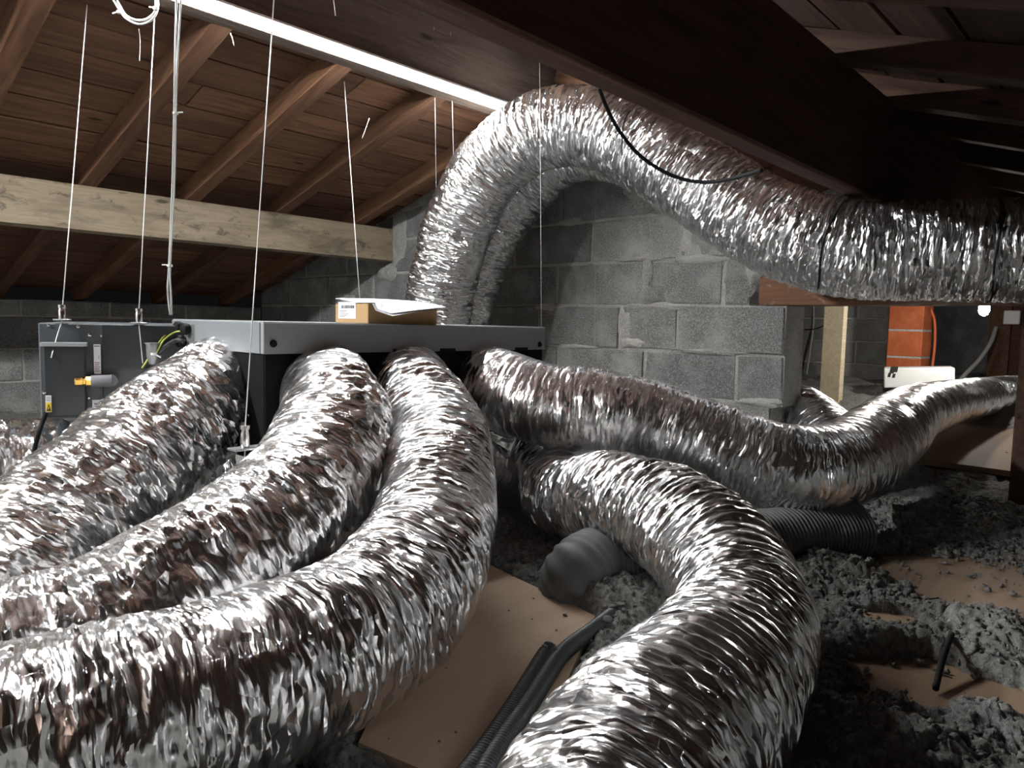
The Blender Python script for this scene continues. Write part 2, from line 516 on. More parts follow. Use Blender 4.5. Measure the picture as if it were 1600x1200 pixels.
def duct(name, label, pts, rad, mat='foil', step=0.0045, pleat=1.0, lump=1.0, crump=1.0, rib=0.0, ribp=0.03,
         seed=0.0, ref=(0, 0, 1), floor=None, smooth_lo=0.15, group=None, rads=None):
    P = catmull(pts, 60)
    if rads is not None:
        k = np.interp(np.linspace(0, len(pts) - 1, len(P)), np.arange(len(pts)), rads)
    else:
        k = np.full(len(P), rad)
    Pk, s = resample(np.c_[P, k], step * 0.7)
    P, k = Pk[:, :3], Pk[:, 3]
    # soften the centre line
    for _ in range(30):
        P[1:-1] = 0.25 * P[:-2] + 0.5 * P[1:-1] + 0.25 * P[2:]
    T, Nn, B = frames(P, ref)
    nv = int(2 * np.pi * rad / (step * 1.5))
    a = np.linspace(0, 2 * np.pi, nv, endpoint=False) + np.pi
    c1, c2 = (rad * np.cos(a))[None, :], (rad * np.sin(a))[None, :]
    u = s[:, None]
    z = lambda f1, f2, o: perlin(c1 * f1 + o + seed, c2 * f1 + o * 1.7, u * f2 + o * 2.3 + seed)
    mask = smooth_lo + (1 - smooth_lo) * smooth(-0.25, 0.3, z(6, 6, 3.1))
    uw = u + 0.008 * z(9, 9, 7.7) + 0.003 * z(22, 22, 9.1)
    n1 = perlin(c1 * 9 + 11 + seed, c2 * 9 + 5, uw * 64)
    n2 = perlin(c1 * 16 + 21 + seed, c2 * 16 + 9, uw * 125)
    n3 = z(30, 42, 31)
    d = lump * (0.007 * z(7, 6, 40) + 0.004 * z(14, 12, 50))
    d = d + pleat * mask * (0.0048 * (0.5 - np.abs(n1)) * 1.6 + 0.0014 * (0.5 - np.abs(n2)) * 1.6)
    d = d + crump * mask * 0.0036 * (0.5 - np.abs(n3)) * 2
    if rib:
        ph = (uw + 0.004 * z(5, 5, 60)) / ribp
        d = d + rib * (np.abs(np.sin(np.pi * ph)) - 0.5)
    V = P[:, None, :] + (k[:, None] + d)[:, :, None] * (Nn[:, None, :] * np.cos(a)[None, :, None] + B[:, None, :] * np.sin(a)[None, :, None])
    if floor is not None:
        lo = floor + 0.004 * perlin(V[..., 0] * 20, V[..., 1] * 20, 0.5)
        V[..., 2] = np.where(V[..., 2] < lo + 0.03, lo + 0.03 * np.exp(np.minimum(0, (V[..., 2] - lo - 0.03) / 0.03)), V[..., 2])
    nu = len(P)
    Q = grid_quads(nu, nv)
    uu = np.repeat(s[:, None], nv + 1, 1); vv = np.repeat((np.arange(nv + 1) * rad * 2 * np.pi / nv)[None, :], nu, 0)
    UVp = np.stack([uu + seed, vv + seed], -1)
    i, j = np.meshgrid(np.arange(nu - 1), np.arange(nv), indexing='ij')
    uvq = np.stack([UVp[i, j], UVp[i, j + 1], UVp[i + 1, j + 1], UVp[i + 1, j]], 2).reshape(-1, 2)
    mid = P[len(P) // 2].copy()
    me = fast_mesh(name, V.reshape(-1, 3) - mid, Q, uvq)
    o = link(name, me, mat, None, tuple(mid))
    tag(o, label, 'duct', group)
    o['_n'] = 0
    del o['_n']
    return o, P, T, Nn, B, k


def lathe(name, prof, mat, parent=None, loc=(0, 0, 0), axis=(0, 0, 1), nv=20, sm=True):
    """prof: list of (r, h) revolved about axis"""
    ax = Vector(axis).normalized()
    q = Vector((0, 0, 1)).rotation_difference(ax)
    V = []; Fc = []
    for r, h in prof:
        for k in range(nv):
            a = 2 * math.pi * k / nv
            V.append(q @ Vector((r * math.cos(a), r * math.sin(a), h)))
    for i in range(len(prof) - 1):
        for k in range(nv):
            Fc.append((i * nv + k, i * nv + (k + 1) % nv, (i + 1) * nv + (k + 1) % nv, (i + 1) * nv + k))
    Fc.append(tuple(range(nv))[::-1]); Fc.append(tuple((len(prof) - 1) * nv + k for k in range(nv)))
    me = mesh(name, V, Fc)
    if sm:
        me.polygons.foreach_set('use_smooth', [True] * (len(me.polygons) - 2) + [False] * 2)
        try: me.set_sharp_from_angle(angle=math.radians(40))
        except Exception: pass
    return link(name, me, mat, parent, loc)


# ================================================================== SETTING
XW = 2.82                                    # face of the block gable wall
RIDGE_Y = 2.26
far_under = lambda y: H + 0.566 + 0.285 * (3.57 - y)           # underside of the rafters, far slope
near_under = lambda y: H + 1.24 - 0.33 * (2.2 - y)             # underside of the rafters, near slope

floor_o = box('floor', (-1.6, -1.2, -0.1), (9.2, 5.4, 0), 'cover', None, 0.01)
tag(floor_o, kind='structure')
floor_o.data.materials.clear(); floor_o.data.materials.append(M['board'])

# roof slopes: underlay, planks, rafters
TH = 0.085
def slope(name, yA, yB, under, x0, x1, pw, mat):
    za, zb = under(yA) + TH + 0.03, under(yB) + TH + 0.03
    v = [(x0, yA, za), (x1, yA, za), (x1, yB, zb), (x0, yB, zb)]
    v += [(a, b, c + 0.05) for a, b, c in v]
    o = link(name, mesh(name, v, [(0, 1, 2, 3), (7, 6, 5, 4), (0, 4, 5, 1), (1, 5, 6, 2), (2, 6, 7, 3), (3, 7, 4, 0)]), 'cover')
    tag(o, kind='structure')
    nl = math.hypot(yB - yA, zb - za); n = int(nl / pw)
    sy = 1 if yB > yA else -1
    for i in range(n):
        t0 = (i + 0.5) / n
        y = yA + (yB - yA) * t0
        nrm = Vector((0, -(under(yA + sy) - under(yA)) * sy, 1)).normalized()
        base = Vector((0, y, under(y) + TH))
        cuts = [x0 + 0.01, random.uniform(-0.3, 0.5), random.uniform(1.2, 2.6), XW - 0.01] if i % 2 else [x0 + 0.01, random.uniform(0.2, 1.2), XW - 0.01]
        if x1 > XW + 0.3: cuts += [random.uniform(4, 5.5), x1 - 0.01]
        dz = random.uniform(-0.003, 0.004)
        for a, b in zip(cuts[:-1], cuts[1:]):
            beam('roof_plank', base + Vector((a + 0.002, 0, dz)), base + Vector((b - 0.002, 0, dz + random.uniform(-0.003, 0.003))),
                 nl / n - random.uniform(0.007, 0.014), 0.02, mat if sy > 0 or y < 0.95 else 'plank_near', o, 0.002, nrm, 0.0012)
    return o

ceil_far = slope('ceiling_left', RIDGE_Y + 0.03, 5.3, far_under, -1.5, XW + 0.18, 0.165, 'plank')
ceil_near = slope('ceiling_right', 2.2, -1.15, near_under, -1.5, 9.1, 0.165, 'plank_dark_shaded')
for X in (-0.75, -0.28, 0.19, 0.66, 1.13, 1.59, 2.06, 2.57):
    beam('rafter', (X, RIDGE_Y + 0.03, far_under(RIDGE_Y + 0.03)), (X + random.uniform(-0.02, 0.02), 5.28, far_under(5.28)),
         0.07, TH, 'rafter', ceil_far, 0.004, (0, 0.27, 0.96), 0.002)
for X in (-0.6, 0.0, 0.55, 1.08, 1.62, 2.22, 2.72, 3.2, 3.8, 4.5, 5.2, 5.9, 6.6):
    xe = X + random.uniform(-0.02, 0.02)
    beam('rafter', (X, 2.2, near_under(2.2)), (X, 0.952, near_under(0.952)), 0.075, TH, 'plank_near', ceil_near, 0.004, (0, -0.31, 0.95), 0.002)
    beam('rafter', (X, 0.948, near_under(0.948)), (xe, -1.13, near_under(-1.13)), 0.075, TH, 'plank_dark_shaded', ceil_near, 0.004, (0, -0.31, 0.95), 0.002)
beam('rafter', (2.75, 2.235, near_under(2.235) - 0.12), (2.75, 0.85, near_under(0.85) - 0.12), 0.12, TH + 0.115, 'rafter', ceil_near, 0.004, (0, -0.31, 0.95), 0.002)
# purlins
rb = beam('ridge_beam', (-1.45, 2.28, H + 0.925), (XW - 0.002, 2.28, H + 0.925), 0.08, 0.32, 'ridge', None, 0.006, wob=0.002)
tag(rb, 'greyish brown ridge beam carrying the lit tube light', 'beam')
pb = beam('purlin_beam', (-1.45, 3.62, H + 0.365), (XW + 0.06, 3.62, H + 0.365), 0.1, 0.195, 'pale_beam', None, 0.006, wob=0.003)
tag(pb, 'pale weathered purlin beam with grey stains under the far rafters', 'beam')
nb = beam('purlin_beam', (-1.45, 0.80, H + 0.44), (8.6, 0.80, H + 0.44), 0.065, 0.35, 'dark_beam', None, 0.01, wob=0.003)
tag(nb, 'large dark brown purlin beam crossing overhead above the arched duct', 'beam')

# ---- gable block wall (face at X = XW)
def roof_at(y):
    return min(far_under(y) if y > RIDGE_Y else 9, near_under(y) if y <= RIDGE_Y else 9) + 0.10

gable = empty('wall_back', (XW + 0.1, 2.5, 0), kind='structure')
def block(parent, lo, hi, mat, jit=0.004, b=0.006):
    """a single concrete block with uneven arrises (top may be cut by the roof)"""
    v, f = bevel_box_data(lo[0], hi[0], lo[1], hi[1], lo[2], hi[2], b)
    v = [Vector((x + random.uniform(-jit, jit) * 0.6, y + random.uniform(-jit, jit), z + random.uniform(-jit, jit))) for x, y, z in v]
    if parent is gable:
        for q in v: q.z = min(q.z, roof_at(q.y))
    c = Vector(((lo[0] + hi[0]) / 2, (lo[1] + hi[1]) / 2, lo[2]))
    return link('concrete_block', mesh('concrete_block', [q - c for q in v], f), mat, parent, c)

rows = [   # z0 (relative to the eye), joints given as pixels on the wall, right end pixel
    (-0.705, -0.505, [], 1240), (-0.505, -0.305, [905, 1070], 1205), (-0.305, -0.105, [870, 1006, 1150], 1226),
    (-0.105, 0.095, [841, 968, 1058], 1228), (0.095, 0.295, [870, 1006, 1130], 1172), (0.295, 0.495, [925, 1070], 1170),
    (0.495, 0.695, [882, 1025], 1150), (0.695, 0.895, [930], 1100), (0.895, 1.095, [870], 1080), (1.095, 1.295, [930], 1040)]
mort_segments = []
for z0, z1, joints, end in rows:
    py = 509 - (z0 + z1) / 2 / 3.3 * F
    ys = [onX(j, py, XW).y for j in joints]
    ye = onX(end, py, XW).y
    ys = sorted(ys + [ye]) if ys else [ye]
    while ys[-1] < 5.2: ys.append(ys[-1] + 0.5)
    ys[-1] = 5.2
    mort_segments.append((z0, z1, ys[0]))
    for a, b in zip(ys[:-1], ys[1:]):
        if b - a < 0.06: continue
        z0w, z1w = H + z0, H + z1
        if z0w + 0.03 > max(roof_at(a), roof_at(b)) or z1w < 0: continue
        z0w = max(z0w, 0)
        pale = (0.29 < z0 < 0.7 and a < 1.62) or (z0 > 0.6)
        dx = random.uniform(-0.004, 0.004)
        block(gable, (XW + dx, a + 0.006, z0w + 0.006), (XW + 0.2, b - 0.006, z1w - 0.005), 'block_pale' if pale else 'block')

# mortar bed behind the blocks, as one rough slab with a stepped end
def mortar_slab():
    V = []; Fq = []
    for z0, z1, ye in mort_segments:
        n = 40
        ys = np.linspace(ye + 0.004, 5.2, n)
        zt0, zt1 = max(0, H + z0), H + z1
        for i in range(n - 1):
            a, b = ys[i], ys[i + 1]
            ta, tb = min(zt1, roof_at(a)), min(zt1, roof_at(b))
            if ta <= zt0 + 0.001 and tb <= zt0 + 0.001: continue
            k = len(V); x0 = XW + 0.007; x1 = XW + 0.192
            for x in (x0, x1):
                V.extend([(x, a, zt0), (x, b, zt0), (x, b, max(tb, zt0)), (x, a, max(ta, zt0))])
            Fq += [(k + 3, k + 2, k + 1, k), (k + 4, k + 5, k + 6, k + 7), (k, k + 1, k + 5, k + 4), (k + 3, k + 7, k + 6, k + 2), (k, k + 4, k + 7, k + 3), (k + 1, k + 2, k + 6, k + 5)]
    return mesh('mortar_bed', V, Fq)
link('mortar_bed', mortar_slab(), 'mortar', gable)

# smears of mortar that squeezed out over the joints
def smear(parent, center, sy, sz, mat='mortar', proud=0.012, seed=0, nrm=-1):
    nu, nv = 26, 8
    V = [(0, 0, 0)]; Fq = []
    for j in range(1, nv + 1):
        for i in range(nu):
            a = 2 * math.pi * i / nu; r = j / nv
            k = 1 + 0.45 * float(perlin(np.array(math.cos(a) * 1.6 + seed), np.array(math.sin(a) * 1.6), np.array(0.3 + seed)))
            y, z = math.cos(a) * sy * r * k, math.sin(a) * sz * r * k
            h = proud * (1 - r ** 3) * (0.75 + 0.5 * float(perlin(np.array(y * 28 + seed), np.array(z * 28), np.array(seed)))) - 0.004 * r
            V.append((nrm * h, y, z))
    for i in range(nu): Fq.append((0, 1 + (i + 1) % nu, 1 + i))
    for j in range(nv - 1):
        for i in range(nu):
            a = 1 + j * nu + i; b = 1 + j * nu + (i + 1) % nu
            Fq.append((a, b, b + nu, a + nu))
    return link('mortar_smear', mesh('mortar_smear', V, Fq, True), mat, parent, center)

for i, (px, py, sy, sz, pr) in enumerate([
        (1016, 462, 0.075, 0.045, 0.014), (1010, 430, 0.03, 0.09, 0.012), (916, 438, 0.07, 0.075, 0.006), (1074, 368, 0.035, 0.1, 0.012),
        (1110, 372, 0.1, 0.085, 0.008), (974, 510, 0.035, 0.09, 0.01), (985, 535, 0.06, 0.022, 0.012), (1155, 430, 0.06, 0.1, 0.014),
        (1180, 420, 0.05, 0.09, 0.02), (945, 268, 0.14, 0.05, 0.012), (1010, 300, 0.16, 0.09, 0.006), (890, 347, 0.09, 0.018, 0.009),
        (1090, 404, 0.12, 0.02, 0.009), (860, 480, 0.1, 0.022, 0.008), (1030, 478, 0.16, 0.016, 0.008), (900, 541, 0.12, 0.014, 0.008),
        (1110, 550, 0.17, 0.014, 0.008), (1190, 628, 0.1, 0.018, 0.01), (620, 375, 0.09, 0.16, 0.02), (606, 425, 0.1, 0.05, 0.03),
        (540, 470, 0.12, 0.06, 0.02), (1000, 405, 0.12, 0.012, 0.007)]):
    p = onX(px, py, XW - 0.002)
    smear(gable, p, sy, sz, 'mortar' if sz < 0.04 or sy < 0.04 or px < 700 else 'smear', pr, i * 3.7)

# ---- eaves block wall at the far left
eave = empty('wall_left', (0.6, 5.3, 0), kind='structure')
z = 0.0; row = 0
while z < H + 0.05:
    x = -1.5 + (0.25 if row % 2 else 0)
    while x < XW - 0.06:
        e = min(x + 0.5, XW)
        block(eave, (x + 0.006, 5.2 + random.uniform(-.003, .003), z + 0.006), (e - 0.006, 5.39, min(z + 0.2, H + 0.085) - 0.006), 'block')
        x = e
    z += 0.2; row += 1
box('mortar_bed', (-1.5, 5.208, 0), (XW, 5.385, H + 0.08), 'mortar', eave, 0.002)

# rear gable and the low wall behind the viewer
rear = box('wall_front', (-1.6, -1.2, 0), (-1.5, 5.3, H + 1.35), 'block', None, 0.004); tag(rear, kind='structure')
rightw = box('wall_right', (-1.5, -1.2, 0), (9.1, -1.12, H + 0.22), 'block', None, 0.004); tag(rightw, kind='structure')

# ---- lintel, jamb and the room beyond
zl = onX(1290, 475, XW).z
lin = beam('lintel_beam', (XW + 0.09, 1.24, zl), (XW + 0.09, -0.9, zl), 0.2, 0.115, 'lintel', None, 0.006, wob=0.004)
tag(lin, 'orange brown timber lintel over the opening beside the block wall end', 'beam')
smear(lin, (XW + 0.07, 1.14, zl + 0.118), 0.1, 0.06, 'mortar', 0.02, 91)
lm = lin.children[0]; lm.rotation_euler = (0, math.radians(90), 0)
lm.matrix_parent_inverse = lin.matrix_world.inverted()
jy = onX(1589, 600, XW).y
jb = box('door_post', (XW, jy - 0.14, 0), (XW + 0.1, jy, zl - 0.001), 'plank_dark_shaded', None, 0.006)
tag(jb, 'dark upright post at the right-hand edge of the opening', 'post')

XB = 6.75
backw = empty('wall_far', (XB + 0.1, 2.4, 0), kind='structure')
yb0 = onX(1386, 530, XB).y
z = H - 0.68; row = 0
zz = [0.116 + 0.2 * k for k in range(-4, 7)]
for row, z0 in enumerate(zz):
    y = yb0 + (0.0 if row % 2 else -0.25)
    while y < 4.2:
        e = min(y + 0.5, 4.2); a = max(y, yb0)
        if H + z0 > -0.1:
            block(backw, (XB + random.uniform(-.004, .004), a + 0.008, max(0, H + z0) + 0.007), (XB + 0.19, e - 0.008, H + z0 + 0.193), 'block_pale' if random.random() < 0.8 else 'block')
        y = e
box('mortar_bed', (XB + 0.012, yb0 + 0.004, 0), (XB + 0.185, 4.2, H + 1.5), 'mortar', backw, 0.002)
endw = box('wall_end', (9.0, -1.2, 0), (9.1, 2.3, H + 1.2), 'block', None, 0.004); tag(endw, kind='structure')
sidew = box('wall_side', (XW + 0.2, 4.2, 0), (9.0, 4.3, H + 1.5), 'block', None, 0.004); tag(sidew, kind='structure')
back_roof = link('ceiling_back', mesh('ceiling_back', [(XW + 0.2, 2.2, H + 1.3), (9.1, 2.2, H + 1.3), (9.1, 4.3, H + 0.8), (XW + 0.2, 4.3, H + 0.8),
        (XW + 0.2, 2.2, H + 1.35), (9.1, 2.2, H + 1.35), (9.1, 4.3, H + 0.85), (XW + 0.2, 4.3, H + 0.85)],
        [(0, 1, 2, 3), (7, 6, 5, 4), (0, 4, 5, 1), (1, 5, 6, 2), (2, 6, 7, 3), (3, 7, 4, 0)]), 'plank')
tag(back_roof, kind='structure')

# pine stud
c = W(1303, 540, 5.3)
st = box('stud_post', (c.x - 0.04, c.y - 0.07, 0), (c.x + 0.04, c.y + 0.07, H + 0.8), 'stud', None, 0.003)
tag(st, 'pale new pine upright in front of the far block wall', 'post')
# terracotta flue
cx, cy = W(1410, 530, 5.7).x, W(1410, 530, 5.7).y
flue = empty('chimney_flue', (cx + .13, cy, 0), 'orange terracotta chimney flue standing in the room beyond the opening', 'chimney')
y1, y0 = onX(1386, 530, cx).y, onX(1441, 530, cx).y
zj = [onX(1410, p, cx).z for p in (558, 516)]
hh = zj[1] - zj[0]
zs = [0.0] + [zj[0] + hh * k for k in range(-2, 6)]
zs = [q for q in zs if q >= 0]
for a, b in zip(zs[:-1], zs[1:]):
    if b - a < 0.03: continue
    box('flue_block', (cx, y0, a + 0.004), (cx + 0.3, y1, b - 0.004), 'terracotta', flue, 0.008)
box('mortar_joint', (cx + 0.004, y0 + 0.004, 0), (cx + 0.296, y1 - 0.004, zs[-1] - 0.01), 'mortar', flue, 0.002)
# orange conduit beside the flue
cable_o = cable('conduit', [W(1452, 478, 5.75), W(1460, 500, 5.75), W(1461, 530, 5.75), W(1459, 555, 5.75), W(1456, 578, 5.75)], 0.011, 'orange')
tag(cable_o, 'thin orange conduit running down beside the terracotta flue', 'conduit')
# white foam board
p = W(1382, 592, 5.35); q = W(1490, 592, 5.15)
fb = beam('foam_board', (p.x, p.y, W(1382, 604, 5.35).z), (q.x, q.y, W(1490, 604, 5.15).z), 0.3, 0.14, 'foam', None, 0.006)
tag(fb, 'white foam board lying at the foot of the terracotta flue', 'board')
for (px, py, a, b) in ((1393, 578, 0.018, 0.05), (1399, 577, 0.014, 0.04), (1389, 586, 0.012, 0.03), (1396, 587, 0.012, 0.03)):
    c = W(px, py, 5.2)
    # dark marks on its long face
    d = (q - p).normalized(); nrm = Vector((d.y, -d.x, 0)); 
    if nrm.dot(f0) > 0: nrm = -nrm
    k = (c - p).dot(d); base = p + d * k + nrm * 0.1515; base.z = c.z
    me = mesh('ink_mark', [d * -a + Vector((0, 0, -b / 2)), d * a * 0.6 + Vector((0, 0, -b / 2)), d * a + Vector((0, 0, b / 2)), d * -a * 0.5 + Vector((0, 0, b / 2))], [(0, 1, 2, 3)])
    o = link('ink_mark', me, 'ink', None, base)
    o.parent = fb; o.matrix_parent_inverse = fb.matrix_world.inverted()
# brown post with a box, and the plank beside it
c = W(1563, 530, 6.6)
bp = box('timber_post', (c.x - 0.06, c.y - 0.08, 0), (c.x + 0.06, c.y + 0.08, H + 0.5), 'rafter', None, 0.004)
tag(bp, 'brown timber post beside the bulb in the far room', 'post')
c2 = W(1591, 530, 6.55)
pl = box('timber_post', (c2.x - 0.05, c2.y - 0.085, 0), (c2.x + 0.05, c2.y + 0.06, H + 0.5), 'dark_beam', None, 0.004)
tag(pl, 'dark timber post behind the small white junction box', 'post')
c3 = W(1581, 496, 6.44)
jbx = empty('junction_box', c3, 'small white square junction box fixed to the far timber posts', 'junction box')
s3 = 0.062
box('lid', (c3.x - 0.02, c3.y - s3, c3.z - s3), (c3.x + 0.03, c3.y + s3, c3.z + s3), 'white_plastic', jbx, 0.008)
box('base', (c3.x + 0.028, c3.y - s3 * .96, c3.z - s3 * .96), (c3.x + 0.06, c3.y + s3 * .96, c3.z + s3 * .96), 'white_plastic', jbx, 0.004)
# lamp bulb
c4 = W(1538, 479, 4.6)
bl = empty('light_bulb', c4, 'lit bare bulb hanging beside the brown post in the far room', 'lamp')
lathe('glass', [(0.006, -0.06), (0.022, -0.05), (0.032, -0.025), (0.03, 0.0), (0.018, 0.025)], 'bulb', bl, c4, nv=16)
lathe('socket', [(0.02, 0.02), (0.021, 0.06), (0.012, 0.075), (0.004, 0.09), (0.004, near_under(c4.y) - c4.z + 0.02)], 'black_plastic', bl, c4, nv=12)
lathe('shade', [(0.03, 0.055), (0.04, 0.05), (0.058, 0.02), (0.06, 0.02), (0.042, 0.056), (0.03, 0.061)], 'grey_ah', bl, c4, nv=28)  # added shade, hidden by the duct, keeps bulb light off the roof
c5 = Vector((4.3, 1.15, H + 0.42))  # second bulb, added unseen so the far room is lit evenly
b2 = empty('light_bulb', c5, 'unseen added bulb hanging from the roof just past the timber lintel', 'lamp')
lathe('glass', [(0.006, -0.06), (0.022, -0.05), (0.032, -0.025), (0.03, 0.0), (0.018, 0.025)], 'bulb', b2, c5, nv=16)
lathe('socket', [(0.02, 0.02), (0.021, 0.06), (0.012, 0.075), (0.004, 0.09), (0.004, near_under(c5.y) - c5.z + 0.02)], 'black_plastic', b2, c5, nv=12)
lathe('shade', [(0.03, 0.055), (0.05, 0.05), (0.11, -0.005), (0.113, -0.005), (0.052, 0.056), (0.03, 0.061)], 'grey_ah', b2, c5, nv=28)  # unseen shade added to block light going up to the near roof
cb = cable('cable', [W(1556, 512, 6.3), W(1548, 535, 6.2), W(1530, 562, 6.1), W(1508, 585, 6.0), W(1496, 600, 5.95)], 0.018, 'grey_cable')
tag(cb, 'thick grey cable sweeping down from the brown post in the far room', 'cable')
cb = cable('cable', [W(1271, 470, 6.6), W(1271, 505, 6.6), W(1266, 545, 6.6), W(1260, 585, 6.6)], 0.009, 'grey_cable')
tag(cb, 'thin grey cable hanging down the far block wall left of the pine upright', 'cable')
cb = cable('cable', [onX(1245, 512, XB - 0.003), onX(1262, 515, XB - 0.02), W(1280, 512, 6.3), W(1296, 500, 6.0), W(1302, 480, 5.9)], 0.005, 'black_plastic')
tag(cb, 'thin black cable looping across the far block wall', 'cable')

# ================================================================== DUCTS
FL = 0.035
def wp(l): return [W(*a) for a in l]

d1 = duct('insulated_duct', 'foil duct leaving the left side of the grey plenum, furthest left of the three',
          wp([(375, 606, 1.9), (335, 618, 1.80), (245, 690, 1.64), (110, 810, 1.45), (0, 925, 1.29), (-110, 1030, 1.18)]), 0.132,
          mat='foil_crumpled', seed=1.3, crump=2.2, lump=1.5, pleat=0.8, floor=FL, smooth_lo=0.25)
d2 = duct('insulated_duct', 'thick creased foil duct from the plenum front, between two other foil ducts',
          wp([(520, 606, 1.85), (514, 612, 1.77), (522, 670, 1.62), (482, 760, 1.48), (395, 838, 1.35), (270, 918, 1.19), (120, 998, 1.07), (-40, 1050, .99), (-200, 1090, .92)]), 0.122,
          mat='foil_crumpled', seed=5.1, crump=2.0, lump=1.5, pleat=0.9, floor=FL, smooth_lo=0.25, rads=[.105, .112, .126, .128, .121, .115, .112, .112, .112])
d3 = duct('insulated_duct', 'long foil duct curving nearest the camera across the lower left',
          wp([(640, 590, 2.1), (642, 605, 1.95), (684, 690, 1.7), (684, 790, 1.48), (655, 890, 1.3), (560, 985, 1.12), (430, 1050, .98), (250, 1110, .88), (50, 1168, .8), (-170, 1230, .74)]), 0.118,
          seed=9.4, pleat=1.15, crump=1.0, floor=FL, step=0.004, rads=[.1, .107, .118, .124, .121, .118, .118, .118, .118, .118])
d5 = duct('insulated_duct', 'long smooth foil duct running right from the plenum and away through the opening',
          wp([(735, 592, 2.3), (770, 606, 2.18), (850, 632, 2.1), (950, 645, 2.05), (1050, 672, 2.01), (1150, 712, 1.95), (1255, 736, 1.92), (1340, 713, 2.08), (1392, 672, 2.45), (1432, 645, 3.1), (1500, 626, 4.1), (1595, 612, 5.3), (1720, 605, 6.2)]), 0.12,
          'foil_smooth', seed=14.2, pleat=0.42, crump=0.35, lump=0.6, step=0.005, smooth_lo=0.2)
d4 = duct('insulated_duct', 'ribbed foil duct bending in an S towards the bottom edge of the picture',
          wp([(812, 640, 2.46), (840, 680, 2.53), (862, 735, 2.3), (886, 776, 2.02), (962, 784, 1.74), (1055, 818, 1.56), (1135, 890, 1.38), (1160, 985, 1.2), (1118, 1070, 1.0), (1045, 1145, .85), (985, 1235, .75), (930, 1350, .66), (890, 1480, .58), (850, 1650, .5)]), 0.113,
          seed=21.7, pleat=1.2, rib=0.006, ribp=0.027, crump=0.9, lump=0.7, floor=FL, step=0.004, smooth_lo=0.3)
d8 = duct('insulated_duct', 'small foil duct glimpsed in the dark gap below the long smooth duct',
          wp([(690, 690, 2.1), (765, 738, 2.26), (840, 768, 2.5), (920, 790, 2.8)]), 0.085,
          'foil_smooth', seed=52.0, pleat=0.7, crump=0.6, lump=0.6, step=0.006)
d6 = duct('insulated_duct', 'short bright foil duct hump emerging behind the end of the block wall',
          wp([(1130, 660, 3.7), (1195, 650, 3.4), (1252, 648, 3.12), (1300, 690, 2.8), (1335, 735, 2.6)]), 0.12,
          'foil_smooth', seed=25.1, pleat=0.5, rib=0.003, ribp=0.025, crump=0.6, lump=0.6, step=0.006)
dA = duct('insulated_duct', 'foil duct rising behind the plenum and arching over to the right, nearer of the pair',
          wp([(668, 600, 3.3), (682, 505, 3.28), (697, 420, 3.22), (726, 330, 3.15), (775, 252, 3.05), (845, 205, 2.94), (925, 200, 2.84), (1010, 235, 2.72), (1110, 298, 2.58), (1220, 362, 2.44), (1330, 390, 2.33), (1450, 392, 2.24), (1590, 392, 2.14), (1800, 392, 2.0)]), 0.15,
          seed=31.3, pleat=1.3, rib=0.004, ribp=0.03, crump=0.7, lump=0.8, step=0.005, ref=(0.2, 1, 0), smooth_lo=0.35)
dB = duct('insulated_duct', 'second foil duct tucked inside the arch against the block wall',
          wp([(708, 600, 3.62), (722, 505, 3.6), (738, 440, 3.58), (768, 365, 3.5), (820, 290, 3.4), (885, 240, 3.28), (960, 232, 3.15), (1040, 265, 3.0), (1120, 312, 2.86), (1220, 350, 2.78), (1330, 372, 2.85), (1460, 410, 3.1), (1600, 415, 3.4)]), 0.14,
          seed=37.9, pleat=1.3, rib=0.004, ribp=0.03, crump=0.7, lump=0.7, step=0.006, ref=(0.2, 1, 0), smooth_lo=0.35)
d7 = duct('insulated_duct', 'crumpled foil duct in shade under the grey air handler at the left edge',
          wp([(330, 745, 2.3), (200, 745, 2.1), (90, 745, 1.95), (-30, 760, 1.85), (-200, 800, 1.75)]), 0.15,
          mat='foil_crumpled', seed=44.0, pleat=0.5, crump=3.0, lump=1.6, step=0.006, smooth_lo=0.5)

# ties around the arched duct
def tie_ring(dd, frac, rad_add, mat, parent, wdt=0.006):
    o, P, T, Nn, B, k = dd
    i = int(frac * (len(P) - 1))
    a = np.linspace(0, 2 * np.pi, 41)
    pts = []
    for t in a:
        wv = 0.006 * math.sin(3 * t + frac * 40)
        pts.append(P[i] + T[i] * wv + (k[i] + rad_add) * (Nn[i] * math.cos(t) + B[i] * math.sin(t)))
    ob = cable('tie', [Vector(q) for q in pts], wdt / 2, mat, None, 6, 0.012)
    ob.parent = parent; ob.matrix_parent_inverse = Matrix.Translation(parent.location).inverted()
    return ob

def nearest(dd, px):
    P = dd[1]; best = None
    for i, q in enumerate(P):
        d = Vector(q) - EYE
        x = 800 + F * d.dot(r1) / d.dot(f0)
        if best is None or abs(x - px) < best[0]: best = (abs(x - px), i)
    return best[1] / (len(P) - 1)

for px in (1300, 1548):
    tie_ring(dA, nearest(dA, px), 0.004, 'black_plastic', dA[0])

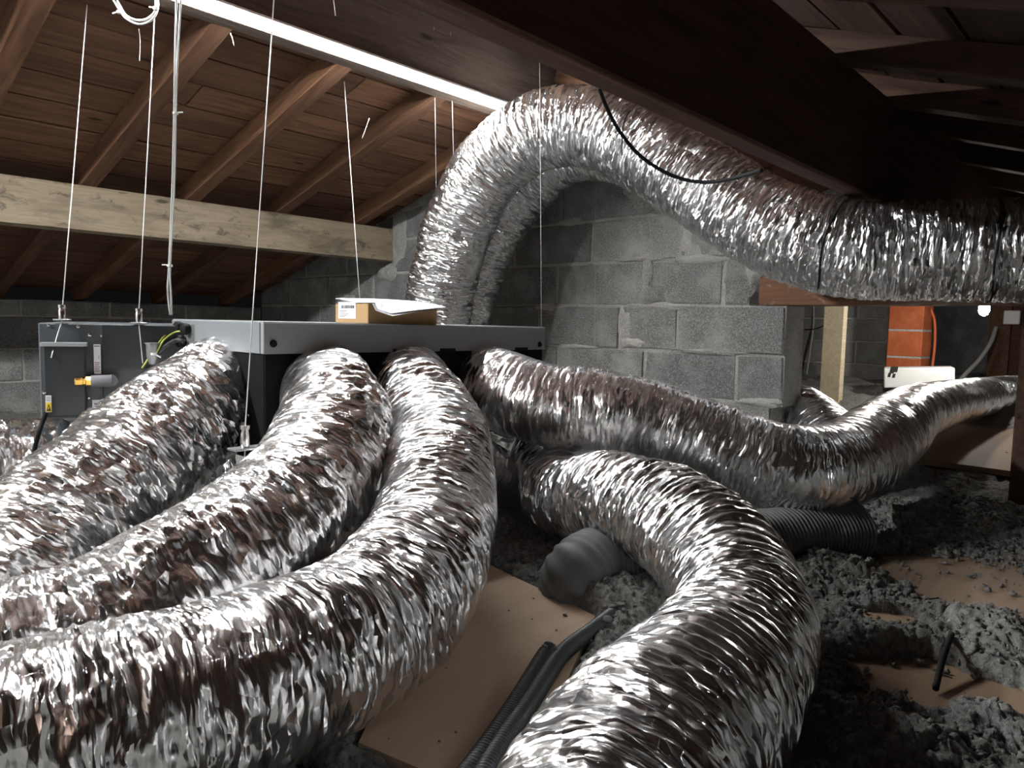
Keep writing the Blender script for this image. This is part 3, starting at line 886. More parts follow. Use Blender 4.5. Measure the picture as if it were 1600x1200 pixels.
# grey ribbed pvc duct on the floor
def ribbed(name, label, pts, rad):
    P = catmull(pts, 60); P, s = resample(P, 0.0022)
    T, Nn, B = frames(P); nv = 48
    r = rad + 0.0028 * np.sin(2 * np.pi * s / 0.0125)[:, None] * np.ones((1, nv))
    r = r + 0.003 * perlin(np.cos(np.linspace(0, 6.28, nv, endpoint=False))[None, :] * 2, np.sin(np.linspace(0, 6.28, nv, endpoint=False))[None, :] * 2, s[:, None] * 12)
    e = np.minimum(s, s[-1] - s)
    r = r * np.sqrt(np.clip(1 - (1 - np.clip(e / 0.03, 0, 1)) ** 2, 0.0004, 1))[:, None]
    V, a = tube_grid(P, Nn, B, r, nv)
    mid = P[len(P) // 2].copy()
    o = link(name, fast_mesh(name, V.reshape(-1, 3) - mid, grid_quads(len(P), nv)), 'pvc', None, tuple(mid))
    return tag(o, label, 'duct')

g = lambda px, py, zz: onZ(px, py, zz)
ribbed('flexible_duct', 'grey ribbed plastic duct lying on the floor beneath the S-shaped foil duct',
       [g(902, 970, -0.06), g(896, 932, 0.01), g(905, 898, 0.07), g(940, 876, 0.09), g(1000, 868, 0.09), g(1080, 860, 0.09), g(1180, 848, 0.09), g(1280, 835, 0.09), g(1343, 828, 0.09)], 0.078)

# ================================================================== PLENUM
PX0, PX1, PY0, PY1 = 0.836, 1.838, 1.533, 2.02
ZT, ZF, ZB = H - 0.008, H - 0.082, H - 0.335
plen = empty('air_plenum', ((PX0 + PX1) / 2, (PY0 + PY1) / 2, ZB), 'long black air distribution plenum with a grey metal top band', 'plenum')
box('body', (PX0 + 0.004, PY0 + 0.004, ZB), (PX1 - 0.004, PY1 - 0.004, ZF + 0.01), 'black_foam', plen, 0.004)
box('front_band', (PX0, PY0 - 0.002, ZF), (PX1, PY0 + 0.012, ZT - 0.002), 'grey_sheet', plen, 0.0015)
sb = box('side_band', (PX0 - 0.002, PY0 + 0.0125, ZF), (PX0 + 0.012, PY1, ZT - 0.002), 'grey_light', plen, 0.0015)
box('lid', (PX0 + 0.001, PY0 + 0.001, ZT - 0.004), (PX1 - 0.001, PY1, ZT), 'grey_sheet', plen, 0.001)
for px, py in ((427, 537), (843, 538)):
    q = onY(px, py, PY0 - 0.002)
    lathe('screw', [(0.009, 0), (0.008, 0.004), (0.003, 0.006)], 'black_plastic', plen, q, (0, -1, 0), 14)
for px in (505, 628, 700, 815):
    q = onY(px, 547, PY0 - 0.003)
    s = box('damper_slot', (q.x - 0.03, PY0 - 0.004, ZF - 0.004), (q.x + 0.03, PY0 + 0.002, ZF + 0.008), 'black_plastic', plen, 0.001)
    if px == 505: box('red_tab', (q.x - 0.018, PY0 - 0.005, ZF - 0.002), (q.x + 0.018, PY0 - 0.003, ZF + 0.004), 'red', s, 0.0005)
q = onX(337, 539, PX0 - 0.002)
s = box('damper_slot', (PX0 - 0.004, q.y - 0.05, q.z - 0.006), (PX0 + 0.002, q.y + 0.05, q.z + 0.008), 'black_plastic', plen, 0.001)
box('red_tab', (PX0 - 0.005, q.y - 0.025, q.z - 0.003), (PX0 - 0.003, q.y + 0.035, q.z + 0.005), 'red', s, 0.0005)
q = onX(292, 518, PX0)
box('cable_cutout', (PX0 - 0.0035, q.y - 0.055, q.z - 0.028), (PX0 + 0.002, q.y + 0.055, q.z + 0.022), 'galv', plen, 0.002)
for px, py in ((284, 511), (295, 514), (288, 534)):
    e = onX(px, py, PX0 - 0.004)
    lathe('cable_gland', [(0.013, 0), (0.015, 0.006), (0.015, 0.016), (0.01, 0.02)], 'black_plastic', plen, e, (-1, 0, 0), 16)
# round spigots on which the ducts are slipped
for dd, ax in ((d1, (-1, 0, 0)), (d2, (0, -1, 0)), (d3, (0, -1, 0)), (d5, (0, -1, 0))):
    P = dd[1]
    hit = None
    for pnt in P:
        if ax[0] and pnt[0] < PX0 or ax[1] and pnt[1] < PY0:
            hit = Vector(pnt); break
    if hit is None: continue
    hit = Vector((PX0, hit.y, hit.z)) if ax[0] else Vector((hit.x, PY0, hit.z))
    lathe('spigot', [(0.1, 0), (0.1, 0.03)], 'black_plastic', plen, hit, ax, 28)

# suspension fittings: wire gripper on a plate
def gripper(parent, p, s=1.0, plate=True, right=None):
    lathe('gripper', [(0.0085 * s, 0), (0.0095 * s, 0.004), (0.0095 * s, 0.024 * s), (0.0075 * s, 0.034 * s), (0.0075 * s, 0.038 * s), (0.01 * s, 0.039 * s), (0.01 * s, 0.047 * s), (0.004 * s, 0.049 * s)], 'chrome', parent, p, (0, 0, 1), 14)

br = empty('hanging_bracket', W(383, 702, 1.53), 'small steel hanging bracket low on the front left plenum corner', 'bracket')
q = W(383, 699, 1.53)
box('plate', (q.x - 0.03, q.y - 0.016, q.z - 0.005), (PX0 + 0.004, q.y + 0.02, q.z), 'galv', br, 0.001)
box('flange', (PX0 - 0.035, q.y + 0.016, q.z), (PX0 + 0.004, q.y + 0.02, q.z + 0.016), 'galv', br, 0.001)
gripper(br, (q.x, q.y, q.z), 1.0)
cable('wire_tail', [q, W(381, 745, 1.52)], 0.0013, 'wire', br, 6)

def wire(a, b, label, r=0.0014, mat='wire'):
    o = cable('suspension_wire', [a, b], r, mat, None, 6)
    return tag(o, label, 'wire', 'steel suspension wires')

# ================================================================== AIR HANDLER (left)
AY = 0.0
AC_C = onY(64, 655, 2.06); AC_R = Matrix.Rotation(math.radians(-21), 3, 'Z'); AC_I = AC_R.inverted()
def onL(px, py, yl):                   # a pixel on the (turned) front plane of the air handler, in its own coordinates
    d = AC_I @ ray(px, py); e = AC_I @ (EYE - AC_C)
    return e + d * ((yl - e.y) / d.y)
def LW(p): return AC_C + AC_R @ Vector(p)
ax0, ax1 = 0.0, onL(262, 560, 0).x + 0.1
az1, az0 = onL(100, 505, 0).z, 0.0
ah = empty('air_handler', (0, 0, 0), 'grey sheet metal air handler hanging at the left behind a foil duct', 'air handler')
xm = onL(160, 560, AY).x
box('casing', (ax0, AY, az0), (ax1, AY + 0.5, az1), 'grey_ah', ah, 0.003)
box('side_panel', (xm, AY - 0.004, az0 + 0.003), (ax1 - 0.01, AY + 0.002, az1 - 0.002), 'grey_dark', ah, 0.001)
a, b_ = onL(66, 536, AY - 0.02), onL(136, 650, AY - 0.02)
cv = box('electrical_cover', (a.x, AY - 0.025, b_.z), (b_.x, AY + 0.002, a.z), 'grey_dark', ah, 0.004)
box('cover_flange', (a.x - 0.004, AY - 0.029, a.z - 0.008), (b_.x + 0.004, AY, a.z + 0.002), 'grey_sheet', cv, 0.001)
for px, py in ((76, 508), (122, 510), (140, 523), (159, 524), (69, 613), (138, 622)):
    e = onL(px, py, AY - 0.001 if py < 530 or px > 137 else AY - 0.026)
    lathe('screw', [(0.004, 0), (0.004, 0.002), (0.001, 0.003)], 'chrome', ah, e, (0, -1, 0), 10)
def sticker(name, pa, pb, y, parent, mat='paper'):
    a, b = onL(*pa, y), onL(*pb, y)
    return box(name, (min(a.x, b.x), y - 0.001, min(a.z, b.z)), (max(a.x, b.x), y, max(a.z, b.z)), mat, parent, 0.0002), a, b
s, a, b_ = sticker('rating_label', (146, 538), (158, 584), AY - 0.0045, ah)
def strip(parent, x0, x1, z0, z1, y, mat='print', name='print_line'):
    me = mesh(name, [(x0, y, z0), (x1, y, z0), (x1, y, z1), (x0, y, z1)], [(0, 1, 2, 3)])
    o = link(name, me, mat, None); o.parent = parent; o.matrix_parent_inverse = Matrix.Translation(parent.location).inverted() if parent.parent is None else (Matrix.Translation(parent.location)).inverted()
    return o
ww = b_.x - a.x; hgt = a.z - b_.z
strip(s, a.x + 0.1 * ww, b_.x - 0.1 * ww, a.z - 0.08 * hgt, a.z - 0.04 * hgt, AY - 0.006)
for k in range(5):
    strip(s, a.x + 0.1 * ww, b_.x - (0.15 + 0.1 * (k % 2)) * ww, b_.z + (0.08 + 0.07 * k) * hgt, b_.z + (0.11 + 0.07 * k) * hgt, AY - 0.006)
strip(s, a.x + 0.72 * ww, a.x + 0.8 * ww, b_.z + 0.5 * hgt, b_.z + 0.62 * hgt, AY - 0.006)
s, a, b_ = sticker('warning_label', (71, 618), (81, 644), AY - 0.0265, ah)
ww = b_.x - a.x; hgt = a.z - b_.z
strip(s, a.x + 0.02 * ww, b_.x - 0.02 * ww, b_.z + 0.02 * hgt, b_.z + 0.58 * hgt, AY - 0.028, 'yellow', 'yellow_field')
xc, zc = (a.x + b_.x) / 2, b_.z + 0.08 * hgt
me = mesh('warning_triangle', [(xc - 0.4 * ww, AY - 0.0285, zc), (xc + 0.4 * ww, AY - 0.0285, zc), (xc, AY - 0.0285, zc + 0.42 * hgt)], [(0, 1, 2)])
o = link('warning_triangle', me, 'ink', None); o.parent = s; o.matrix_parent_inverse = Matrix.Translation(s.location).inverted()
me = mesh('bolt_mark', [(xc - 0.06 * ww, AY - 0.029, zc + 0.06 * hgt), (xc + 0.08 * ww, AY - 0.029, zc + 0.16 * hgt), (xc + 0.02 * ww, AY - 0.029, zc + 0.3 * hgt), (xc - 0.1 * ww, AY - 0.029, zc + 0.18 * hgt)], [(0, 1, 2, 3)])
o = link('bolt_mark', me, 'yellow', None); o.parent = s; o.matrix_parent_inverse = Matrix.Translation(s.location).inverted()
for k in range(3):
    strip(s, a.x + 0.1 * ww, b_.x - 0.1 * ww, a.z - (0.12 + 0.1 * k) * hgt, a.z - (0.08 + 0.1 * k) * hgt, AY - 0.028)
s, a, b_ = sticker('spare_label', (144, 625), (162, 646), AY - 0.0045, ah)
strip(s, a.x + 0.004, b_.x - 0.008, a.z - 0.012, a.z - 0.008, AY - 0.006)
# refrigerant connection
q = onL(165, 596, AY - 0.05)
pc = lathe('pipe_stub', [(0.013, 0), (0.0155, 0.002), (0.0155, 0.045), (0.013, 0.048)], 'pipe_grey', ah, (q.x + 0.014, AY - 0.03, q.z), (-1, -0.12, -0.02), 18)
q2 = Vector((q.x + 0.014, AY - 0.03, q.z)) + Vector((-1, -0.12, -0.02)).normalized() * 0.046
lathe('flare_nut', [(0.011, 0), (0.0125, 0.001), (0.0125, 0.012), (0.008, 0.014), (0.008, 0.018), (0.0105, 0.02), (0.0105, 0.034), (0.008, 0.036)], 'brass', ah, q2, (-1, -0.12, -0.02), 6, False)
lathe('pipe_elbow', [(0.0145, 0), (0.0145, 0.032)], 'pipe_grey', ah, (q.x + 0.012, AY - 0.032, q.z), (0, 1, 0), 18)
# top brackets
for px, py, lab in ((97, 501, 0), (217, 506, 1)):
    q = onL(px, py, AY - 0.012)
    lathe('washer_plate', [(0.019, 0), (0.02, 0.001), (0.02, 0.003), (0.019, 0.004)], 'galv', ah, q, (0, 0, 1), 20)
    lathe('gripper', [(0.0085, 0.004), (0.009, 0.024), (0.007, 0.03), (0.009, 0.031), (0.009, 0.039), (0.004, 0.041)], 'chrome', ah, q, (0, 0, 1), 14)
    cable('wire_tail', [q, onL(px - 8, py + 25, AY - 0.014), onL(px - 17, py + 58, AY - 0.03)] if lab == 0 else [q, onL(px + 3, py + 30, AY - 0.014), onL(px + 6, py + 62, AY - 0.015)], 0.0014, 'wire', ah, 6)
# clear drain cup beside the second bracket
q = onL(238, 545, AY - 0.02)
lathe('drain_cup', [(0.008, -0.04), (0.014, -0.02), (0.015, 0.012), (0.018, 0.013), (0.018, 0.016)], 'galv', ah, q, (0, 0, 1), 18)
ah.location = AC_C; ah.rotation_euler = (0, 0, math.radians(-21))
# black power cable hanging from the cover
cb = cable('power_cable', [LW(onL(72, 645, AY - 0.02)), LW(onL(62, 672, AY - 0.06)), W(52, 710, 1.75), W(46, 745, 1.7), W(47, 790, 1.66)], 0.0055, 'black_plastic')
tag(cb, 'black power cable hanging from the air handler over crumpled foil', 'cable')
cb = cable('control_cable', [LW(onL(142, 640, AY - 0.006)), LW(onL(139, 655, AY - 0.02)), LW(onL(133, 668, AY - 0.05)), LW(onL(120, 680, AY - 0.1))], 0.003, 'white_plastic')
tag(cb, 'thin white cable below the air handler labels', 'cable')
# cables into the plenum side
e0 = onX(293, 516, PX0 - 0.012); e1 = onX(288, 534, PX0 - 0.012); e2 = onX(284, 511, PX0 - 0.012)
for nm, st_, pts, rr, mt, lb in (
        ('earth_wire', e0, [(278, 514, 1.92), (258, 524, 1.9), (243, 543, 1.88), (232, 560, 1.87), (222, 575, 1.88)], 0.0022, 'yellow_green', 'upper yellow-green earth wire curving into the plenum side'),
        ('earth_wire', e0 + Vector((0, 0.004, -0.006)), [(276, 518, 1.91), (257, 530, 1.89), (246, 548, 1.87), (238, 561, 1.87), (234, 552, 1.88)], 0.0022, 'yellow_green', 'lower yellow-green earth wire looping beside the cable tie'),
        ('control_cable', e1, [(275, 532, 1.9), (255, 545, 1.88), (238, 562, 1.88), (215, 585, 1.9)], 0.0065, 'conduit', 'thick black cable leading into the plenum side gland'),
        ('control_cable', e1 + Vector((0, 0.01, 0.012)), [(276, 527, 1.92), (258, 537, 1.91), (240, 556, 1.9), (218, 580, 1.92)], 0.0055, 'conduit', 'second black cable bundled behind the earth wires')):
    tag(cable(nm, [st_] + wp(pts), rr, mt), lb, 'cable')

# ================================================================== CARDBOARD BOX + PAPERS
bx0, by0 = onY(575, 500, 1.565).x, 1.565
bx1 = onY(683, 500, 1.565).x
by1 = onX(524, 500, bx0).y
bz1 = ZT + 0.052
cbx = empty('cardboard_box', ((bx0 + bx1) / 2, (by0 + by1) / 2, ZT), 'flat brown cardboard box with a shipping label on top of the plenum', 'box')
box('carton', (bx0, by0, ZT), (bx1, by1, bz1 - 0.001), 'card', cbx, 0.0015)
box('flap', (bx0 + 0.001, by0 + 0.001, bz1 - 0.001), ((bx0 + bx1) / 2 - 0.0008, by1 - 0.001, bz1), 'card', cbx, 0.0003)
box('flap', ((bx0 + bx1) / 2 + 0.0008, by0 + 0.001, bz1 - 0.001), (bx1 - 0.001, by1 - 0.001, bz1), 'card', cbx, 0.0003)
a, b_ = onX(529, 472, bx0), onX(556, 498, bx0)
sl = box('shipping_label', (bx0 - 0.0008, b_.y, max(b_.z, ZT + 0.003)), (bx0, a.y, a.z), 'paper', cbx, 0.0002)
Ly0, Ly1, Lz0, Lz1 = b_.y, a.y, max(b_.z, ZT + 0.003), a.z
def patch(parent, ya, yb, za, zb, mat, name):
    X = bx0 - 0.0012
    me = mesh(name, [(X, ya, za), (X, yb, za), (X, yb, zb), (X, ya, zb)], [(0, 3, 2, 1)])
    o = link(name, me, mat, None); o.parent = parent; o.matrix_parent_inverse = Matrix.Translation(parent.location).inverted()
yy = Ly1 - 0.02
V = []; Fq = []
lw = Ly1 - Ly0; lh = Lz1 - Lz0
y = Ly1 - 0.2 * lw
while y > Ly0 + 0.12 * lw:
    wd_ = random.choice((0.0012, 0.002, 0.003)); k = len(V)
    X = bx0 - 0.0012
    V += [(X, y, Lz0 + 0.62 * lh), (X, y - wd_, Lz0 + 0.62 * lh), (X, y - wd_, Lz0 + 0.8 * lh), (X, y, Lz0 + 0.8 * lh)]; Fq.append((k, k + 1, k + 2, k + 3))
    y -= wd_ + random.choice((0.0012, 0.002))
o = link('barcode', mesh('barcode', V, Fq), 'ink', None); o.parent = sl; o.matrix_parent_inverse = Matrix.Translation(sl.location).inverted()
for k in range(5):
    patch(sl, Ly1 - (0.42 + 0.1 * (k % 3)) * lw, Ly1 - 0.1 * lw, Lz0 + (0.1 + 0.09 * k) * lh, Lz0 + (0.13 + 0.09 * k) * lh, 'print', 'print_line')

def sheet(name, A, B_, C_, D_, bend, label, dz=0):
    n = 18; V = []
    for i in range(n + 1):
        for j in range(n + 1):
            u, v = i / n, j / n
            p = (A * (1 - u) + B_ * u) * (1 - v) + (D_ * (1 - u) + C_ * u) * v
            p = p.copy(); p.z += bend * math.sin(math.pi * u) * (1 - v * 0.6) * 0.6 + bend * math.sin(math.pi * v) * 0.7 + dz
            if bx0 - 0.01 < p.x < bx1 + 0.004 and by0 - 0.008 < p.y < by1: p.z = max(p.z, bz1 + 0.0012 + dz)
            V.append(p)
    base = V[0].copy()
    k = len(V)
    V2 = [v - base for v in V] + [v - base + Vector((0, 0, 0.0006)) for v in V]
    Fq = []
    for i in range(n):
        for j in range(n):
            q = (i * (n + 1) + j, (i + 1) * (n + 1) + j, (i + 1) * (n + 1) + j + 1, i * (n + 1) + j + 1)
            Fq.append(q[::-1]); Fq.append(tuple(z + k for z in q))
    o = link(name, mesh(name, V2, Fq, True), 'paper', None, base)
    return tag(o, label, 'paper', 'papers on the cardboard box'), base
pA, pB, pC, pD = W(524, 467, 2.02), W(640, 471, 2.28), W(697, 481, 2.08), W(611, 491, 1.86)
sh, _ = sheet('paper_sheet', pA, pB, pC, pD, 0.004, 'upper white printed sheet draped over the cardboard box', 0.0016)
sh2, _ = sheet('paper_sheet', pA, pB, W(690, 482, 2.07), W(613, 494, 1.85), 0.003, 'lower white sheet with its corner drooping in front of the cardboard box', 0.0)
# ================================================================== LED TUBE
ly = 2.215
lz = onY(500, 68, ly).z
lx1 = onY(772, 166, ly).x + 0.1
led = empty('tube_light', (1.2, ly, lz), 'long glowing white tube light along the ridge beam', 'lamp')
LX0 = 0.55
nseg = 16
def tubex(name, x0, x1, y, z, r, mat, parent):
    return lathe(name, [(r * 0.8, 0), (r, 0.004), (r, (x1 - x0) - 0.004), (r * 0.8, x1 - x0)], mat, parent, (x0, y, z), (1, 0, 0), nseg)
tubex('diffuser', LX0, lx1, ly, lz, 0.0125, 'led', led)
box('holder', (LX0 - 0.02, ly - 0.013, lz + 0.0128), (lx1 + 0.02, 2.239, lz + 0.024), 'white_plastic', led, 0.002)
box('back_rail', (LX0 - 0.02, ly + 0.0145, lz - 0.004), (lx1 + 0.02, 2.2385, lz + 0.0127), 'white_plastic', led, 0.001)
for x in (LX0 - 0.022, lx1 - 0.002):
    tubex('end_cap', x, x + 0.024, ly, lz, 0.014, 'white_plastic', led)

# second, shorter and fatter batten, added unseen to account for the bright foreground foil
bt = empty('batten_light', (-0.7, 2.19, lz), 'short lit batten light added unseen on the ridge beam left of the long tube', 'lamp')
box('holder', (-1.35, 2.15, lz + 0.036), (-0.35, 2.239, lz + 0.06), 'white_plastic', bt, 0.002)
tubex('diffuser', -1.32, -0.38, 2.185, lz - 0.012, 0.046, 'led_batten', bt)
for x in (-1.345, -0.38):
    tubex('end_cap', x, x + 0.025, 2.185, lz - 0.012, 0.047, 'white_plastic', bt)

# ================================================================== WIRES AND CABLES
ql = LW(onL(97, 490, -0.012)); qr = LW(onL(217, 490, -0.012))
wire(W(136, 8, 2.18), ql, 'leftmost steel wire, holding the left end of the air handler')
wire(W(243, -4, 2.1), qr, 'steel wire holding the air handler bracket beside the plenum')
wire(W(430, -30, 1.95), W(383, 668, 1.53), 'steel wire down to the bracket at the front left plenum corner')
wire(W(538, 128, 2.78), W(565, 506, 2.35), 'steel wire slanting down behind the cardboard box')
wire(onY(678, 42, 2.236), W(684, 480, 3.5), 'thin steel wire left of two beside the arch top', 0.0009)
wire(onY(704, 50, 2.236), W(714, 480, 3.45), 'thin steel wire right of two beside the arch top', 0.0009)
wire(W(843, 60, 2.45), W(846, 517, 2.39), 'thin steel wire to the right end of the plenum', 0.0007)
wire(W(931, 290, 3.36), W(929, 540, 3.38), 'thin bluish line hanging against the block wall', 0.0008, 'grey_cable')
# white cable pair
for k, (dx, lb) in enumerate(((0, 'left strand of the tied white cable pair dropping to the plenum'), (5, 'right strand of the tied white cable pair dropping to the plenum'))):
    c = cable('white_cable', wp([(276 + dx * 1.4, -10, 2.0), (274 + dx, 60, 1.99), (273 + dx * .6, 120, 1.98), (272 + dx * .5, 178, 1.97), (269 + dx * .6, 300, 1.95), (264 + dx * .4, 415, 1.93), (262 + dx, 455, 1.93), (266 + dx * .5, 492, 1.93)]), 0.0026, 'grey_cable', None, 8, 0.015)
    tag(c, lb, 'cable')
def ziptie(p, label, d=(1, 0.2, 0)):
    e = empty('cable_tie', p, label, 'cable tie', 'white cable ties')
    lathe('loop', [(0.0055, -0.003), (0.007, -0.003), (0.007, 0.003), (0.0055, 0.003)], 'white_plastic', e, p, (0, 0, 1), 12)
    dv = Vector(d).normalized()
    beam('tail', p + dv * 0.004, p + dv * 0.02, 0.004, 0.003, 'white_plastic', e, 0.0004)
ziptie(W(274, 177, 1.97), 'white cable tie on the cable pair in front of the second rafter', (0.7, -0.7, 0.1))
ziptie(W(265, 415, 1.93), 'white cable tie on the cable pair below the pale purlin', (-0.7, 0.7, 0))
ziptie(W(240, 553, 1.865), 'white cable tie around the yellow-green earth wires', (0.6, -0.6, -0.5))
# cable coil at the top
for k, (o_, lb) in enumerate((((0, 0), 'outer grey cable of the small coil under the roof'), ((7, -6), 'inner grey cable of the small coil under the roof'))):
    c = cable('cable_coil', wp([(165 + o_[0], -20, 2.1), (182 + o_[0] * .7, 8, 2.08), (196 + o_[0] * .3, 28 + o_[1] * .5, 2.06), (218, 38 + o_[1], 2.06), (238 - o_[0] * .5, 30 + o_[1] * .6, 2.06), (247 - o_[0] * .4, 10, 2.07), (243 - o_[0], -25, 2.09)]), 0.003, 'grey_cable', None, 8, 0.012)
    tag(c, lb, 'cable')
ziptie(W(186, 19, 2.06), 'white cable tie on the left side of the cable coil', (-0.5, 0.7, -0.2))
ziptie(W(243, 13, 2.06), 'white cable tie on the right side of the cable coil', (-0.5, 0.7, 0.1))
# black cable drooping in front of the arch
bc = cable('black_cable', wp([(936, 138, 2.1), (948, 168, 2.18), (968, 205, 2.28), (1000, 243, 2.36), (1045, 272, 2.38), (1090, 284, 2.36), (1135, 281, 2.28), (1190, 266, 2.1)]), 0.0062, 'black_plastic')
tag(bc, 'black cable sagging from the dark purlin in front of the arched duct', 'cable')
ctx = cable('black_tie', wp([(984, 172, 2.5), (974, 195, 2.46), (972, 230, 2.5), (972, 242, 2.52)]), 0.0022, 'black_plastic')
tag(ctx, 'thin black strap hanging behind the sagging black cable', 'tie')
# roof wire near the ridge
rw = cable('roof_cable', [W(630, -6, 2.3), W(665, 14, 2.4), W(700, 28, 2.5), W(745, 42, 2.6)], 0.003, 'grey_cable'); tag(rw, 'thin grey cable running under the roof beside the dark purlin', 'cable')

# corrugated conduits on the board
zc = 0.045
def conduit(label, pts, r=0.0145):
    o = cable('corrugated_conduit', pts, r, 'conduit', None, 16, 0.0016, 0.0011, 0.0064)
    return tag(o, label, 'conduit', 'dark corrugated conduits')
conduit('dark corrugated conduit lying along the plywood board, left of two', [g(862, 1012, zc + .01), g(848, 1030, zc), g(815, 1085, zc), g(780, 1140, zc), g(745, 1190, zc), g(700, 1250, zc)])
conduit('dark corrugated conduit against the S-shaped duct, right of two', [g(965, 955, zc), g(925, 985, zc), g(882, 1018, zc), g(855, 1055, zc), g(820, 1110, zc), g(785, 1160, zc), g(745, 1230, zc)])

# ================================================================== FLOOR BOARDS AND INSULATION
def board(label, px, ztop, th=0.018, mat='board'):
    P = [onZ(a, b, ztop) for a, b in px]
    c = sum(P, Vector()) / len(P); n = len(P)
    V = [Vector((p.x - c.x, p.y - c.y, 0)) for p in P] + [Vector((p.x - c.x, p.y - c.y, -th)) for p in P]
    # orientation
    area = sum(V[i].x * V[(i + 1) % n].y - V[(i + 1) % n].x * V[i].y for i in range(n))
    top = list(range(n)); bot = [n + i for i in range(n)][::-1]
    if area < 0: top = top[::-1]; bot = bot[::-1]
    Fq = [tuple(top), tuple(bot)] + [((i, i + n, (i + 1) % n + n, (i + 1) % n) if area > 0 else (i, (i + 1) % n, (i + 1) % n + n, i + n)) for i in range(n)]
    o = link('plywood_board', mesh('plywood_board', V, Fq), mat, None, (c.x, c.y, ztop))
    return tag(o, label, 'board', 'floor boards')
BT = 0.03
board('plywood board in front of the S-shaped duct, half in duct shadow', [(560, 1160), (800, 1262), (930, 962), (760, 880), (690, 900)], BT, 0.022, 'board_pale')
board('plywood board under grey insulation at the lower right', [(1000, 1300), (1900, 1300), (1640, 860), (1380, 870), (1215, 960)], BT - 0.004, 0.02)
board('plywood board visible through the opening beside the far bend of the foil duct', [(1400, 712), (1700, 752), (1680, 655), (1400, 640)], 0.06, 0.025)

def in_board(x, y):
    """signed clearing weight: 1 on the clean left board"""
    P = [onZ(a, b, BT) for a, b in [(560, 1160), (800, 1262), (930, 962), (760, 880), (690, 900)]]
    n = len(P); d = np.full(x.shape, 9.0)
    s = sum(P[i].x * P[(i + 1) % n].y - P[(i + 1) % n].x * P[i].y for i in range(n))
    for i in range(n):
        a, b = P[i], P[(i + 1) % n]
        ex, ey = b.x - a.x, b.y - a.y; L = math.hypot(ex, ey)
        c = ((x - a.x) * -ey + (y - a.y) * ex) / L * (1 if s > 0 else -1)
        d = np.minimum(d, c)
    return d

def fbm(x, y, f, o, s=0.0):
    a = 0; amp = 1
    for k in range(o):
        a = a + amp * perlin(x * f, y * f, 0.37 + k * 5.1 + s); f *= 2.05; amp *= 0.52
    return a

MOUNDS = [(onZ(1330, 890, 0.05), 0.10, 0.06), (onZ(1230, 890, 0.05), 0.12, 0.05), (onZ(1040, 915, 0.05), 0.13, 0.05), (onZ(960, 935, 0.04), 0.09, 0.035), (onZ(870, 925, 0.04), 0.07, 0.03),
          (onZ(1400, 960, 0.04), 0.12, 0.03), (onZ(1470, 1060, 0.04), 0.08, 0.03), (onZ(1350, 1010, 0.04), 0.09, 0.035), (onZ(1340, 1150, 0.04), 0.07, 0.04),
          (onZ(1560, 1000, 0.04), 0.1, 0.03), (onZ(1440, 1170, 0.04), 0.07, 0.04), (onZ(1560, 1130, 0.04), 0.08, 0.03), (onZ(1520, 800, 0.06), 0.25, 0.05)]
BARE = [(onZ(1500, 910, 0.03), 0.17, 0.06), (onZ(1390, 972, 0.03), 0.05, 0.04), (onZ(1430, 1060, 0.03), 0.085, 0.05), (onZ(1500, 1070, 0.03), 0.06, 0.04),
        (onZ(1420, 1130, 0.03), 0.045, 0.05), (onZ(1560, 690, 0.06), 0.22, 0.08), (onZ(1590, 920, 0.03), 0.1, 0.05), (onZ(1590, 1100, 0.03), 0.05, 0.05)]

def height(x, y):
    h = 0.03 + 0.03 * fbm(x, y, 3.2, 2) + 0.013 * fbm(x, y, 17, 2, 3)
    for c, r, k in MOUNDS: h = h + k * np.exp(-((x - c.x) ** 2 + (y - c.y) ** 2) / r ** 2)
    wob = 1 + 0.75 * fbm(x, y, 13, 3, 6)
    for c, r, k in BARE: h = h - 1.6 * k * np.exp(-(((x - c.x) ** 2 + (y - c.y) ** 2) / (r * 1.1) ** 2 * np.clip(wob, .25, 3)) ** 2)
    far = smooth(5.0, 6.0, x)
    h = h + far * 0.17
    cl = smooth(-0.03, 0.03, in_board(x, y))
    h = h * (1 - cl) - 0.02 * cl
    # fluffy tufts
    t = 0.5 - np.abs(fbm(x, y, 55, 3, 9))
    h = h + 0.02 * t * (1 - cl) * smooth(-0.01, 0.03, h) + 0.005 * fbm(x, y, 130, 2, 2) * (1 - cl)
    return h

def terrain(name, x0, x1, y0, y1, step, hole=None):
    xs = np.arange(x0, x1 + step / 2, step); ys = np.arange(y0, y1 + step / 2, step)
    X, Y = np.meshgrid(xs, ys, indexing='ij')
    Z = np.maximum(height(X, Y), 0.002)
    V = np.stack([X, Y, Z], -1).reshape(-1, 3)
    Q = grid_quads(len(xs), len(ys), False)
    if hole is not None:
        c = V[Q].mean(1)
        keep = ~((c[:, 0] > hole[0]) & (c[:, 0] < hole[1]) & (c[:, 1] > hole[2]) & (c[:, 1] < hole[3]))
        Q = Q[keep]
    low = (V[Q][:, :, 2].max(1) <= 0.0021)
    Q = Q[~low]
    return fast_mesh(name, V, Q)

fine = (0.5, 2.78, -0.05, 1.45)
o = link('loose_insulation', terrain('loose_insulation', *fine, 0.0055), 'wool'); tag(o, 'fluffy grey loose insulation strewn over the near attic floor', 'insulation', kind='stuff')
mid = (2.78, 5.3, -0.15, 1.65)
o3 = link('loose_insulation', terrain('loose_insulation', *mid, 0.011), 'wool'); tag(o3, 'grey loose insulation strewn around the board beyond the opening', 'insulation', kind='stuff')
o2 = link('loose_insulation', terrain('loose_insulation', -1.4, 8.9, -1.0, 5.1, 0.035, (0.5, 5.3, -0.05, 1.45)), 'wool'); tag(o2, 'grey loose insulation covering the rest of the attic floor', 'insulation', kind='stuff')

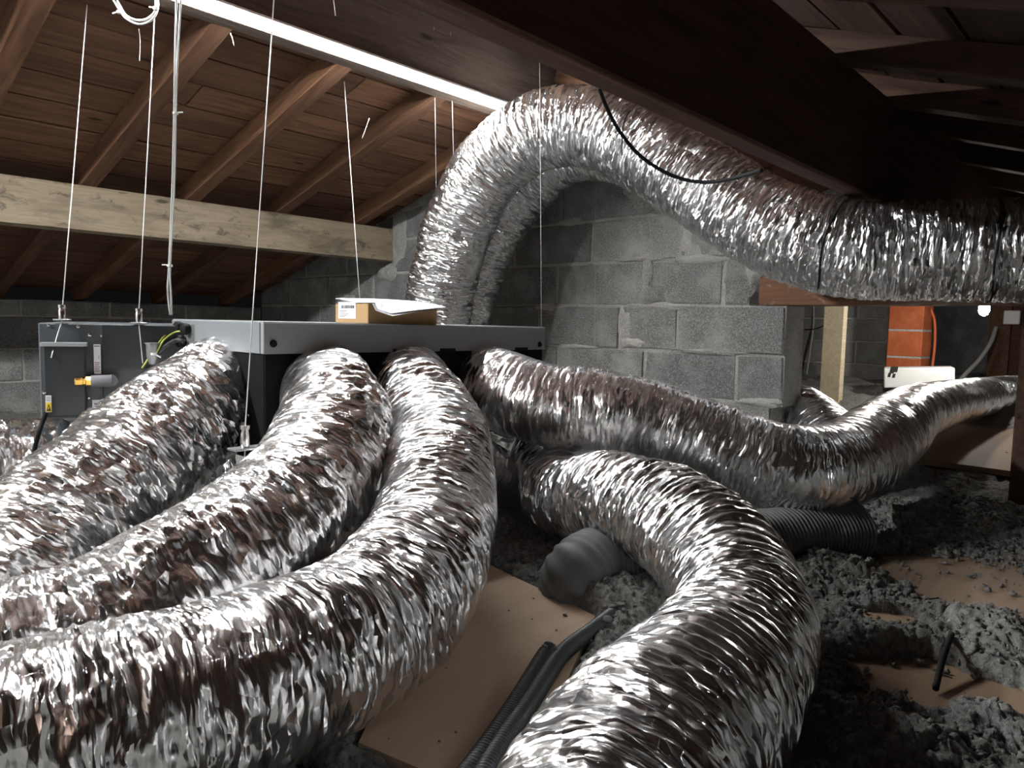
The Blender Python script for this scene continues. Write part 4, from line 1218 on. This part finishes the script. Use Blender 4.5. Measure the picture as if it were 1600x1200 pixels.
# tufts: many tiny crumpled flakes, one object
def tufts():
    import bmesh
    bm = bmesh.new(); bmesh.ops.create_icosphere(bm, subdivisions=2, radius=1)
    bv = np.array([v.co[:] for v in bm.verts]); bf = np.array([[v.index for v in f.verts] for f in bm.faces]); bm.free()
    n = 14000
    x = rng.uniform(0.6, 2.7, n); y = rng.uniform(0.0, 1.4, n)
    hh = height(x, y)
    cl = in_board(x, y) > 0.0
    keep = (~cl & (hh > 0.012)) | (rng.random(n) < np.where(cl, 0.03, 0.14))
    x, y, hh, cl = x[keep], y[keep], hh[keep], cl[keep]
    n = len(x); s = 0.0018 + 0.006 * rng.random(n) ** 2.5 * np.where(cl, 0.6, 1)
    zc = np.maximum(hh, BT) + s * 0.25
    V = bv[None] * s[:, None, None] * rng.uniform(0.5, 1.5, (n, 1, 3)) * (1, 1, 0.7)
    wob = 1 + 0.8 * perlin(bv[None, :, 0] * 1.7 + rng.uniform(0, 90, (n, 1)), bv[None, :, 1] * 1.7 + rng.uniform(0, 90, (n, 1)), bv[None, :, 2] * 1.7)
    V = V * wob[..., None] + np.stack([x, y, zc], -1)[:, None]
    Q = bf[None] + (np.arange(n) * len(bv))[:, None, None]
    return fast_mesh('insulation_tufts', V.reshape(-1, 3), Q.reshape(-1, 3))
o = link('insulation_tufts', tufts(), 'wool'); tag(o, 'small grey insulation tufts scattered over boards and floor', 'insulation', kind='stuff')

# dark sticks on the insulation
for a, b, r, lb in (((1485, 1018), (1462, 1072), 0.0055, 'short thick dark stick lying among insulation at the lower right'), ((1430, 945), (1465, 960), 0.0018, 'thin dark twig on the insulation above the bare board patch')):
    pa, pb = onZ(*a, 0.045), onZ(*b, 0.04)
    for q in (pa, pb): q.z = max(BT, float(height(np.array([q.x]), np.array([q.y]))[0])) + r
    o = cable('stick', [pa, (pa + pb) / 2 + Vector((0.003, 0.002, 0.001)), pb], r, 'black_plastic', None, 6, 0.008); tag(o, lb, 'stick')

# dusty cobweb strands hanging from the roof
for pts, lb in (([(217, 45, 2.3), (219, 65, 2.31), (218, 95, 2.3)], 'dusty cobweb strand hanging below the cable coil'),
                ([(360, 52, 2.25), (363, 60, 2.24), (366, 72, 2.24)], 'tiny pale cobweb wisp on the rafter under the tube light'),
                ([(577, 185, 2.75), (570, 205, 2.74), (566, 216, 2.74)], 'dusty cobweb strand near the middle rafter'),
                ([(521, -2, 2.3), (523, 12, 2.3), (524, 24, 2.3)], 'cobweb strand hanging on the ridge beam face above the tube')):
    o = cable('cobweb', wp(pts), 0.0014, 'cobweb', None, 5, 0.01); tag(o, lb, 'cobweb', 'dusty cobweb strands')
